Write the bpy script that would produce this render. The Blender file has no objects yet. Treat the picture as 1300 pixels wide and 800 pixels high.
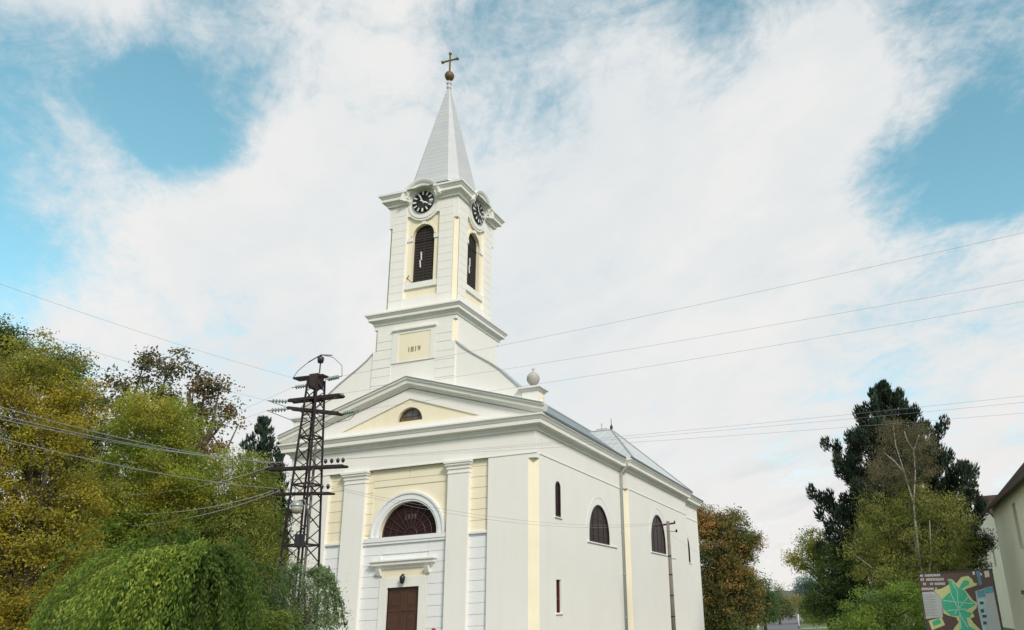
import bpy, bmesh, math, random
import numpy as np
from mathutils import Vector, Matrix
from mathutils.geometry import tessellate_polygon
random.seed(7); RNG = np.random.default_rng(11)
PI = math.pi
SC = bpy.context.scene
COL = SC.collection

# ------------------------------------------------------------------ camera
FPX, PCX, PCY = 991.31, 825.28, 443.22          # focal length and principal point, in pixels of a 1300 wide frame
RCAM = Matrix(((0.96004, 0.27541, -0.05000), (-0.13480, 0.29852, -0.94483), (-0.24530, 0.91383, 0.32366)))
CAMLOC = Vector((21.95, -34.0, 2.5))
def _cam_axes():
    y, p, r = (math.radians(v) for v in (-15.02803752, -18.88650336, -3.02731337))
    R0 = Matrix(((1,0,0),(0,0,-1),(0,1,0)))
    Rz = Matrix(((math.cos(y),-math.sin(y),0),(math.sin(y),math.cos(y),0),(0,0,1)))
    Rx = Matrix(((1,0,0),(0,math.cos(p),-math.sin(p)),(0,math.sin(p),math.cos(p))))
    Rr = Matrix(((math.cos(r),-math.sin(r),0),(math.sin(r),math.cos(r),0),(0,0,1)))
    return Rr @ Rx @ R0 @ Rz
RCAM = _cam_axes()
cam = bpy.data.cameras.new('camera'); camo = bpy.data.objects.new('camera', cam); COL.objects.link(camo)
right, up, back = RCAM[0], -RCAM[1], -RCAM[2]
camo.matrix_world = Matrix(((right[0],up[0],back[0],CAMLOC[0]),(right[1],up[1],back[1],CAMLOC[1]),(right[2],up[2],back[2],CAMLOC[2]),(0,0,0,1)))
cam.sensor_fit = 'HORIZONTAL'; cam.sensor_width = 36; cam.lens = FPX/1300*36
cam.shift_x = (650-PCX)/1300; cam.shift_y = (PCY-400)/1300
cam.clip_start = .1; cam.clip_end = 6000
SC.camera = camo
def raydir(px, py):
    v = Vector(((px-PCX)/FPX, (py-PCY)/FPX, 1.0)); return RCAM.transposed() @ v
def at(px, py, D):
    """world point seen at photo pixel (px,py), D metres away over the ground"""
    d = raydir(px, py); return CAMLOC + d*(D/math.hypot(d.x, d.y))
def px_per_m(px, py, D):
    p = at(px, py, D); return FPX/((p-CAMLOC).dot(RCAM[2]))

# ------------------------------------------------------------------ light
SUN_EL, SUN_AZ, SUN_STR = 36, 132, 2.35      # azimuth clockwise from +Y
SKY_STR, CLOUD_STR = 0.15, 0.77
EXPOSURE = 0.17
SC.view_settings.view_transform = 'Standard'; SC.view_settings.look = 'None'
SC.view_settings.exposure = EXPOSURE; SC.view_settings.gamma = 1; SC.view_settings.use_curve_mapping = False
el, az = math.radians(SUN_EL), math.radians(SUN_AZ)
sund = Vector((math.sin(az)*math.cos(el), math.cos(az)*math.cos(el), math.sin(el)))
sl = bpy.data.lights.new('sun','SUN'); sl.energy = SUN_STR; sl.angle = math.radians(14); sl.color = (1,.93,.83)
so = bpy.data.objects.new('sun', sl); COL.objects.link(so); so.rotation_euler = sund.to_track_quat('Z','Y').to_euler()

W = bpy.data.worlds.new('World'); SC.world = W; W.use_nodes = True
def build_sky():
    nt = W.node_tree; N = nt.nodes; L = nt.links
    for n in list(N): N.remove(n)
    out = N.new('ShaderNodeOutputWorld')
    sky = N.new('ShaderNodeTexSky'); sky.sky_type = 'NISHITA'; sky.sun_disc = False
    sky.sun_elevation = el; sky.sun_rotation = az; sky.air_density = 1.0; sky.dust_density = .6; sky.ozone_density = 1.4
    hsv = N.new('ShaderNodeHueSaturation'); hsv.inputs['Hue'].default_value = .452; hsv.inputs['Saturation'].default_value = 1.02; hsv.inputs['Value'].default_value = 1.2
    L.new(sky.outputs[0], hsv.inputs['Color'])
    bg1 = N.new('ShaderNodeBackground'); bg1.inputs[1].default_value = SKY_STR; L.new(hsv.outputs[0], bg1.inputs[0])
    tc = N.new('ShaderNodeTexCoord'); d = tc.outputs['Generated']
    def math_(op, a, b=None, c=None, clamp=False):
        n = N.new('ShaderNodeMath'); n.operation = op; n.use_clamp = clamp
        for i, v in enumerate((a, b, c)):
            if v is None: continue
            if isinstance(v, (int, float)): n.inputs[i].default_value = v
            else: L.new(v, n.inputs[i])
        return n.outputs[0]
    def noise(vec, scale, detail, rough, dist=0):
        n = N.new('ShaderNodeTexNoise'); n.inputs['Scale'].default_value = scale; n.inputs['Detail'].default_value = detail
        n.inputs['Roughness'].default_value = rough; n.inputs['Distortion'].default_value = dist; L.new(vec, n.inputs['Vector']); return n.outputs['Fac']
    def maprange(v, a, b, c=0, e=1, kind='SMOOTHSTEP'):
        n = N.new('ShaderNodeMapRange'); n.interpolation_type = kind
        for i, x in zip((1,2,3,4), (a,b,c,e)): n.inputs[i].default_value = x
        L.new(v, n.inputs[0]); return n.outputs[0]
    sep = N.new('ShaderNodeSeparateXYZ'); L.new(d, sep.inputs[0])
    z = math_('MAXIMUM', sep.outputs[2], 0.0)
    # the cloud sheet lies on a flat layer overhead: divide by height
    zz = math_('ADD', z, .28)
    comb = N.new('ShaderNodeCombineXYZ')
    L.new(math_('DIVIDE', sep.outputs[0], zz), comb.inputs[0]); L.new(math_('DIVIDE', sep.outputs[1], zz), comb.inputs[1])
    rot = N.new('ShaderNodeVectorRotate'); rot.rotation_type = 'Z_AXIS'; rot.inputs['Angle'].default_value = math.radians(CLOUD_ROT); L.new(comb.outputs[0], rot.inputs['Vector'])
    mp = N.new('ShaderNodeMapping'); mp.inputs['Scale'].default_value = (.75, 1.5, 1); L.new(rot.outputs[0], mp.inputs['Vector'])
    mp2 = N.new('ShaderNodeMapping'); mp2.inputs['Scale'].default_value = (1.0, 1.25, 1); mp2.inputs['Rotation'].default_value = (0,0,.6); L.new(rot.outputs[0], mp2.inputs['Vector'])
    big = noise(mp.outputs[0], 2.1, 9, .58, .35)
    fine = noise(mp2.outputs[0], 6.5, 10, .64, .7)
    ripple = noise(mp2.outputs[0], 42, 5, .62, .4)
    cov = math_('ADD', math_('MULTIPLY', math_('SUBTRACT', big, .5), 3.0), math_('MULTIPLY', math_('SUBTRACT', fine, .5), 3.0))
    cov = math_('ADD', cov, math_('MULTIPLY', math_('SUBTRACT', ripple, .5), 1.15))
    cov = math_('ADD', cov, .50)
    for px, py, rad, w in SKY_PATCHES:
        v = raydir(px, py).normalized()
        dp = N.new('ShaderNodeVectorMath'); dp.operation = 'DOT_PRODUCT'; dp.inputs[1].default_value = v
        nn = N.new('ShaderNodeVectorMath'); nn.operation = 'NORMALIZE'; L.new(d, nn.inputs[0]); L.new(nn.outputs[0], dp.inputs[0])
        m = maprange(dp.outputs['Value'], math.cos(math.radians(rad*1.35)), 1.0)
        cov = math_('MULTIPLY_ADD', m, w*.68, cov)
    low = maprange(z, .30, .05); cov = math_('MULTIPLY_ADD', low, .55, cov)
    cov = math_('SUBTRACT', cov, maprange(z, .36, .62, 0, .32))
    alpha = maprange(cov, -1.0, 1.1)
    alpha = math_('MULTIPLY', alpha, .97)
    cr = N.new('ShaderNodeMix'); cr.data_type = 'RGBA'
    shade = math_('ADD', maprange(big, .35, .72), math_('MULTIPLY', math_('SUBTRACT', fine, .5), .9), clamp=True)
    L.new(shade, cr.inputs[0]); cr.inputs[6].default_value = (.87,.915,.935,1); cr.inputs[7].default_value = (1.03,1.01,.99,1)
    cr2 = N.new('ShaderNodeMix'); cr2.data_type = 'RGBA'; L.new(maprange(z, .42, .06), cr2.inputs[0]); L.new(cr.outputs[2], cr2.inputs[6]); cr2.inputs[7].default_value = (1.0,.965,.95,1)
    # grey bars low over the trees on the right
    bars = noise(mp.outputs[0], 2.6, 3, .5, .2)
    b2 = math_('MULTIPLY', maprange(bars, .5, .7), maprange(z, .33, .12))
    cr3 = N.new('ShaderNodeMix'); cr3.data_type = 'RGBA'; L.new(math_('MULTIPLY', b2, .5), cr3.inputs[0]); L.new(cr2.outputs[2], cr3.inputs[6]); cr3.inputs[7].default_value = (.70,.75,.77,1)
    bg2 = N.new('ShaderNodeBackground'); bg2.inputs[1].default_value = CLOUD_STR; L.new(cr3.outputs[2], bg2.inputs[0])
    mx = N.new('ShaderNodeMixShader'); L.new(alpha, mx.inputs[0]); L.new(bg1.outputs[0], mx.inputs[1]); L.new(bg2.outputs[0], mx.inputs[2])
    L.new(mx.outputs[0], out.inputs[0])
CLOUD_ROT = 35
# where the cloud sheet opens (negative) or thickens (positive): direction as seen from the church square, radius in degrees, weight
SKY_PATCHES = [(40,365,8,.8),(260,370,9,.6),(150,330,6,.3),(35,265,11,-2.4),(20,190,8,-1.2),(255,95,5.5,-2.3),(150,150,5,-.9),(235,165,4,-.8),(270,150,4,-1.3),(650,120,6,-.9),(655,30,6,-.6),(690,170,4,-.4),
  (1225,180,7,-1.5),(1290,190,5,-1.4),(1180,240,6,-1.0),(1150,60,3,-.9),(1240,20,5,-1.1),(960,40,5,-.7),(870,70,5,-.6),(820,25,6,-.5),(450,40,6,-.4),
  (115,70,6.5,1.6),(40,30,6,1.0),(200,210,6.5,1.1),(290,230,6,1.0),(340,90,5,.7),(480,150,10,.5),(760,130,7,.9),(820,260,16,.9),(1100,90,5,1.2),(1230,95,5,1.0),(1000,110,6,.8),(1020,170,8,.6),(60,215,3.5,1.1),(600,420,25,.6),(1250,330,8,.5)]
build_sky()

# ------------------------------------------------------------------ materials
MATS = {}
def mat_nodes(name):
    m = bpy.data.materials.new(name); m.use_nodes = True; MATS[name] = m
    return m, m.node_tree.nodes, m.node_tree.links, m.node_tree.nodes['Principled BSDF']
def simple(name, c, rough=.6, metal=0, var=.12, scale=6, bump=0, spec=.5):
    m, N, L, B = mat_nodes(name)
    tc = N.new('ShaderNodeTexCoord'); n = N.new('ShaderNodeTexNoise'); n.inputs['Scale'].default_value = scale; n.inputs['Detail'].default_value = 5
    L.new(tc.outputs['Object'], n.inputs['Vector'])
    mx = N.new('ShaderNodeMix'); mx.data_type = 'RGBA'; L.new(n.outputs['Fac'], mx.inputs[0])
    mx.inputs[6].default_value = (*[v*(1-var) for v in c], 1); mx.inputs[7].default_value = (*[min(1, v*(1+var)) for v in c], 1)
    L.new(mx.outputs[2], B.inputs['Base Color']); B.inputs['Roughness'].default_value = rough; B.inputs['Metallic'].default_value = metal
    B.inputs['Specular IOR Level'].default_value = spec
    if bump:
        b = N.new('ShaderNodeBump'); b.inputs['Strength'].default_value = bump; b.inputs['Distance'].default_value = .02; L.new(n.outputs['Fac'], b.inputs['Height']); L.new(b.outputs[0], B.inputs['Normal'])
    return m
def plaster(name, c, stain=(.62,.60,.53), amount=.35, streak=.5):
    """painted render: slow blotches, rain streaks and a fine grain"""
    m, N, L, B = mat_nodes(name)
    tc = N.new('ShaderNodeTexCoord')
    def noise(scale, detail, vs=(1,1,1)):
        mp = N.new('ShaderNodeMapping'); mp.inputs['Scale'].default_value = vs; L.new(tc.outputs['Object'], mp.inputs['Vector'])
        n = N.new('ShaderNodeTexNoise'); n.inputs['Scale'].default_value = scale; n.inputs['Detail'].default_value = detail; n.inputs['Roughness'].default_value = .6
        L.new(mp.outputs[0], n.inputs['Vector']); return n.outputs['Fac']
    def ramp(v, a, b):
        r = N.new('ShaderNodeMapRange'); r.inputs[1].default_value = a; r.inputs[2].default_value = b; L.new(v, r.inputs[0]); return r.outputs[0]
    blot = ramp(noise(.45, 6), .42, .75); strk = ramp(noise(1.6, 5, (1.6,1.6,.12)), .5, .8); gr = noise(60, 3)
    def mix(f, a, bcol, k):
        ml = N.new('ShaderNodeMath'); ml.operation = 'MULTIPLY'; L.new(f, ml.inputs[0]); ml.inputs[1].default_value = k
        x = N.new('ShaderNodeMix'); x.data_type = 'RGBA'; L.new(ml.outputs[0], x.inputs[0])
        if isinstance(a, tuple): x.inputs[6].default_value = (*a, 1)
        else: L.new(a, x.inputs[6])
        x.inputs[7].default_value = (*bcol, 1); return x.outputs[2]
    st = tuple(s*v/ .8 for s, v in zip(stain, c))
    a = mix(blot, c, st, amount); a = mix(strk, a, tuple(v*.93 for v in st), streak*.5)
    L.new(a, B.inputs['Base Color']); B.inputs['Roughness'].default_value = .85; B.inputs['Specular IOR Level'].default_value = .25
    b = N.new('ShaderNodeBump'); b.inputs['Strength'].default_value = .25; b.inputs['Distance'].default_value = .01; L.new(gr, b.inputs['Height']); L.new(b.outputs[0], B.inputs['Normal'])
    return m
M_WALL = plaster('church_plaster', (.84,.82,.775), stain=(.68,.67,.61), amount=.22, streak=.35)
M_WHITE = plaster('white_render', (.80,.81,.815), amount=.2, streak=.3)
M_TRIM = plaster('cornice_paint', (.82,.81,.77), stain=(.64,.63,.56), amount=.35, streak=.5)
M_YEL = plaster('yellow_render', (.86,.785,.60), stain=(.66,.62,.55), amount=.35, streak=.4)
M_GUT = simple('gutter_paint', (.11,.135,.145), .5, .2)
M_METAL = simple('zinc_flashing', (.45,.47,.47), .5, .3, .15, 3)
M_DARKWOOD = simple('dark_louvre_wood', (.030,.022,.018), .7, 0, .3, 8)
M_DOOR = simple('brown_door_wood', (.075,.033,.018), .45, 0, .45, 2.2)
M_GLASS = simple('dark_window_glass', (.034,.016,.016), .35, 0, .3, 2, 0, .06)
M_BAR = simple('window_bar', (.022,.014,.015), .5, 0, .2)
M_IRON = simple('rusty_steel', (.036,.024,.024), .75, .3, .35, 9, .3)
M_STEEL = simple('galvanised_steel', (.20,.20,.20), .5, .7, .15)
M_PORC = simple('dark_glazed_insulator', (.03,.022,.04), .2)
M_PORCG = simple('pale_glass_insulator', (.20,.27,.24), .2)
M_GOLD = simple('old_gilding', (.23,.155,.045), .45, .5, .3, 6)
M_BALL = simple('tarnished_copper', (.17,.10,.045), .5, .4, .4, 8)
M_BLACK = simple('clock_black', (.012,.018,.017), .35)
M_WHT = simple('white_enamel', (.78,.78,.75), .4)
M_WOOD = simple('weathered_pole_wood', (.20,.175,.145), .85, 0, .3, 5, .3)
M_PIPE = simple('downpipe_paint', (.42,.44,.43), .5, .1)
M_WIRE = simple('wire', (.30,.30,.31), .5, .2)
M_BARK = simple('bark', (.085,.065,.05), .9, 0, .4, 9, .6)
M_BIRCH = None
def rowmat(name, c, axis, pitch, col2, rough=.4, metal=.4, depth=.35):
    """sheet roofing: courses with a raised lip at every pitch along an object axis"""
    m, N, L, B = mat_nodes(name)
    tc = N.new('ShaderNodeTexCoord'); sp = N.new('ShaderNodeSeparateXYZ'); L.new(tc.outputs['Object'], sp.inputs[0])
    dv = N.new('ShaderNodeMath'); dv.operation = 'DIVIDE'; L.new(sp.outputs[axis], dv.inputs[0]); dv.inputs[1].default_value = pitch
    fr = N.new('ShaderNodeMath'); fr.operation = 'FRACT'; L.new(dv.outputs[0], fr.inputs[0])
    pw = N.new('ShaderNodeMath'); pw.operation = 'POWER'; L.new(fr.outputs[0], pw.inputs[0]); pw.inputs[1].default_value = 5
    fl = N.new('ShaderNodeMath'); fl.operation = 'FLOOR'; L.new(dv.outputs[0], fl.inputs[0])
    n = N.new('ShaderNodeTexNoise'); n.inputs['Scale'].default_value = 1.3; n.inputs['Detail'].default_value = 6; L.new(tc.outputs['Object'], n.inputs['Vector'])
    wn = N.new('ShaderNodeTexWhiteNoise'); wn.noise_dimensions = '1D'; L.new(fl.outputs[0], wn.inputs['W'])
    ad = N.new('ShaderNodeMath'); ad.operation = 'MULTIPLY_ADD'; L.new(wn.outputs['Value'], ad.inputs[0]); ad.inputs[1].default_value = .35; L.new(n.outputs['Fac'], ad.inputs[2])
    mx = N.new('ShaderNodeMix'); mx.data_type = 'RGBA'; L.new(ad.outputs[0], mx.inputs[0]); mx.inputs[6].default_value = (*c,1); mx.inputs[7].default_value = (*col2,1)
    L.new(mx.outputs[2], B.inputs['Base Color']); B.inputs['Roughness'].default_value = rough; B.inputs['Metallic'].default_value = metal
    b = N.new('ShaderNodeBump'); b.inputs['Strength'].default_value = depth; b.inputs['Distance'].default_value = .04; L.new(pw.outputs[0], b.inputs['Height']); L.new(b.outputs[0], B.inputs['Normal'])
    return m
M_SPIRE = rowmat('spire_sheet', (.47,.48,.50), 2, .30, (.56,.57,.58), .55, .0, .4)
M_ROOF = rowmat('nave_roof_sheet', (.14,.175,.185), 1, .55, (.23,.27,.28), .5, .2, .8)
M_ROOF2 = rowmat('transept_roof_sheet', (.46,.48,.47), 0, .55, (.58,.60,.585), .55, .1, .8)
M_LID = simple('pale_roof_sheet', (.62,.65,.68), .5, .2, .1)

# ------------------------------------------------------------------ mesh helpers
class MB:
    def __init__(s, xf=None): s.v = []; s.f = []; s.xf = xf; s.sm = []
    def add(s, vs, fs, smooth=False):
        o = len(s.v)
        for p in vs:
            p = Vector(p); s.v.append(s.xf(p) if s.xf else p)
        for f in fs: s.f.append([i+o for i in f]); s.sm.append(smooth)
        return s
    def box(s, x0, x1, y0, y1, z0, z1):
        return s.add([(x0,y0,z0),(x1,y0,z0),(x1,y1,z0),(x0,y1,z0),(x0,y0,z1),(x1,y0,z1),(x1,y1,z1),(x0,y1,z1)],
            [(0,3,2,1),(4,5,6,7),(0,1,5,4),(1,2,6,5),(2,3,7,6),(3,0,4,7)])
    def slab(s, axis, a0, a1, outline, holes=()):
        """a plate with openings: outline and holes in (u,z), thick from a0 to a1 along axis"""
        loops = [outline]+list(holes); allp = [p for l in loops for p in l]
        tris = tessellate_polygon([[Vector((p[0],p[1],0)) for p in l] for l in loops])
        def P(p, a): return (p[0], a, p[1]) if axis == 'y' else ((a, p[0], p[1]) if axis == 'x' else (p[0], p[1], a))
        n = len(allp); vs = [P(p,a0) for p in allp]+[P(p,a1) for p in allp]
        fs = [tuple(t) for t in tris]+[tuple(i+n for i in reversed(t)) for t in tris]
        o = 0
        for l in loops:
            k = len(l)
            for i in range(k):
                a, b = o+i, o+(i+1)%k; fs.append((a,b,b+n,a+n))
            o += k
        return s.add(vs, fs)
    def tube(s, path, r, n=6, cap=True):
        path = [Vector(p) for p in path]; rs = r if isinstance(r, (list,tuple)) else [r]*len(path)
        vs = []; fs = []
        t0 = (path[1]-path[0]).normalized(); ref = Vector((0,0,1)) if abs(t0.z) < .9 else Vector((1,0,0))
        for i, p in enumerate(path):
            t = (path[min(i+1,len(path)-1)]-path[max(i-1,0)]).normalized()
            a = t.cross(ref).normalized(); b = t.cross(a)
            for k in range(n):
                an = 2*PI*k/n; vs.append(p+(a*math.cos(an)+b*math.sin(an))*rs[i])
        for i in range(len(path)-1):
            for k in range(n):
                a, b = i*n+k, i*n+(k+1)%n; fs.append((a,b,b+n,a+n))
        if cap: fs += [tuple(range(n))[::-1], tuple((len(path)-1)*n+k for k in range(n))]
        return s.add(vs, fs, n > 5)
    def bar(s, a, b, w, h=None):
        """square bar between two points"""
        a, b = Vector(a), Vector(b); h = h or w; t = (b-a).normalized()
        ref = Vector((0,0,1)) if abs(t.z) < .95 else Vector((1,0,0))
        u = t.cross(ref).normalized()*w/2; v = t.cross(u).normalized()*h/2
        vs = [a-u-v,a+u-v,a+u+v,a-u+v,b-u-v,b+u-v,b+u+v,b-u+v]
        return s.add(vs, [(0,3,2,1),(4,5,6,7),(0,1,5,4),(1,2,6,5),(2,3,7,6),(3,0,4,7)])
    def lathe(s, prof, c, n=16, ax='z'):
        vs = []; fs = []; c = Vector(c)
        for r, h in prof:
            for k in range(n):
                a = 2*PI*k/n; q = (r*math.cos(a), r*math.sin(a), h)
                if ax == 'y': q = (q[0], q[2], q[1])
                if ax == 'x': q = (q[2], q[0], q[1])
                vs.append(c+Vector(q))
        for i in range(len(prof)-1):
            for k in range(n):
                a, b = i*n+k, i*n+(k+1)%n; fs.append((a,b,b+n,a+n))
        fs += [tuple(range(n)), tuple((len(prof)-1)*n+k for k in range(n))]
        return s.add(vs, fs, True)
    def sweep(s, path, N, prof, closed=False, ends=True):
        """profile (a: in-plane left of the path, b: along N) swept with mitred corners"""
        path = [Vector(p) for p in path]; N = Vector(N); n = len(path); m = len(prof); vs = []; fs = []
        for i, p in enumerate(path):
            if closed or 0 < i < n-1:
                t1 = (p-path[i-1]).normalized(); t2 = (path[(i+1)%n]-p).normalized()
            else:
                t1 = t2 = (path[1]-path[0]).normalized() if i == 0 else (path[-1]-path[-2]).normalized()
            n1, n2 = N.cross(t1), N.cross(t2); q = (n1+n2).normalized(); q = q/max(.2, q.dot(n1))
            for a, b in prof: vs.append(p+q*a+N*b)
        for i in range(n if closed else n-1):
            for k in range(m):
                a, b = i*m+k, i*m+(k+1)%m; c, d = ((i+1)%n)*m+(k+1)%m, ((i+1)%n)*m+k; fs.append((a,b,c,d))
        if not closed and ends: fs += [tuple(range(m)), tuple((n-1)*m+k for k in range(m))]
        return s.add(vs, fs)
    def build(s, name, mat, parent=None, smooth=None):
        me = bpy.data.meshes.new(name); off = parent_loc(parent)
        me.from_pydata([tuple(p-off) for p in s.v], [], s.f); me.materials.append(mat)
        bm = bmesh.new(); bm.from_mesh(me); bmesh.ops.recalc_face_normals(bm, faces=bm.faces); bm.to_mesh(me); bm.free()
        me.polygons.foreach_set('use_smooth', [bool(x) if smooth is None else smooth for x in s.sm])
        o = bpy.data.objects.new(name, me); COL.objects.link(o)
        if parent: o.parent = parent
        return o
def parent_loc(p):
    v = Vector((0,0,0))
    while p is not None: v += p.location; p = p.parent
    return v
def tag(o, label=None, cat=None, group=None, kind=None):
    for k, v in (('label',label),('category',cat),('group',group),('kind',kind)):
        if v: o[k] = v
    return o
def thing(name, loc, label, cat, group=None):
    o = bpy.data.objects.new(name, None); o.empty_display_size = .3; COL.objects.link(o); o.location = loc
    return tag(o, label, cat, group)
def text_mesh(txt, size, depth):
    cu = bpy.data.curves.new('t','FONT'); cu.body = txt; cu.size = size; cu.extrude = depth/2; cu.align_x = 'CENTER'; cu.align_y = 'CENTER'
    ob = bpy.data.objects.new('t', cu); COL.objects.link(ob)
    dg = bpy.context.evaluated_depsgraph_get(); me = bpy.data.meshes.new_from_object(ob.evaluated_get(dg))
    vs = [v.co.copy() for v in me.vertices]; fs = [tuple(p.vertices) for p in me.polygons]
    bpy.data.objects.remove(ob); bpy.data.curves.remove(cu); bpy.data.meshes.remove(me)
    return vs, fs
def arc(cx, cz, r, a0, a1, n=24): return [(cx+r*math.cos(math.radians(a0+(a1-a0)*i/n)), cz+r*math.sin(math.radians(a0+(a1-a0)*i/n))) for i in range(n+1)]
def arched(cx, zb, zs, r, n=24): return [(cx-r,zb),(cx+r,zb)]+arc(cx, zs, r, 0, 180, n)

# ------------------------------------------------------------------ ground, road
def road_x(y): return 15.9-.105*y     # centre line of the village street beside the church
def build_ground():
    m, N, L, B = mat_nodes('grass_ground')
    tc = N.new('ShaderNodeTexCoord'); n = N.new('ShaderNodeTexNoise'); n.inputs['Scale'].default_value = .35; n.inputs['Detail'].default_value = 9; L.new(tc.outputs['Object'], n.inputs['Vector'])
    r = N.new('ShaderNodeValToRGB'); r.color_ramp.elements[0].color = (.045,.085,.018,1); r.color_ramp.elements[1].color = (.13,.17,.045,1); r.color_ramp.elements[0].position = .35; r.color_ramp.elements[1].position = .7
    L.new(n.outputs['Fac'], r.inputs[0]); L.new(r.outputs[0], B.inputs['Base Color']); B.inputs['Roughness'].default_value = .95
    g = MB(); g.add([(-3000,-3000,0),(3000,-3000,0),(3000,3000,0),(-3000,3000,0)], [(0,1,2,3)])
    tag(g.build('ground', m), 'green and dry grass ground of the village', kind='structure')
    ma = simple('asphalt', (.13,.13,.135), .9, 0, .25, 1.2, .2)
    road = MB(); L1 = []; R1 = []
    for y in range(-60, 421, 10): L1.append((road_x(y)-3, y, .004)); R1.append((road_x(y)+3, y, .004))
    k = len(L1); road.add(L1+R1, [(i, k+i, k+i+1, i+1) for i in range(k-1)])
    tag(road.build('road', ma), 'grey asphalt street running beside the church into the distance', kind='structure')
    cross = MB(); cross.add([(-120,-30,.008),(120,-30,.008),(120,-21,.008),(-120,-21,.008)], [(0,1,2,3)])
    tag(cross.build('cross_road', ma), 'asphalt street crossing in front of the church', kind='structure')
    mp = simple('concrete_paving', (.32,.31,.29), .9, 0, .2, 2, .2)
    pv = MB(); pv.box(-9.5, 9.8, -6, -.9, 0, .12); pv.box(7.8, 9.4, -.9, 37, 0, .12)
    tag(pv.build('pavement', mp), 'pale concrete pavement around the church', kind='structure')
    kb = MB(); kb.add([(9.4,60,.012),(13.2,60,.012),(9.6,96,.012),(5.8,96,.012)][::-1], [(0,1,2,3)])
    gv = simple('pale_gravel', (.30,.27,.22), .95, 0, .25, 3, .3)
    k2 = MB(); k2.add([(road_x(74)+3.05,74,.012),(26,70,.012),(26,76,.012),(road_x(80)+3.05,80,.012)], [(0,1,2,3)])
    tag(k2.build('path', gv), 'pale gravel driveway beside the grass verge', kind='structure')
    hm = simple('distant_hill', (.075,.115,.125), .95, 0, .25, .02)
    h = MB(); pts = []; n = 60
    for i in range(n+1):
        x = -700+1400*i/n; hgt = 10+22*math.exp(-((x+75)/120)**2)+6*math.sin(x*.013)+4*math.sin(x*.041+1)
        pts += [(x, 900, -2), (x, 1000, max(4,hgt)), (x, 1250, -2)]
    fs = []
    for i in range(n):
        a = i*3; fs += [(a,a+3,a+4,a+1),(a+1,a+4,a+5,a+2)]
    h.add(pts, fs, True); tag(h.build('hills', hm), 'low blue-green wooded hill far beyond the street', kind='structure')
build_ground()

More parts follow.
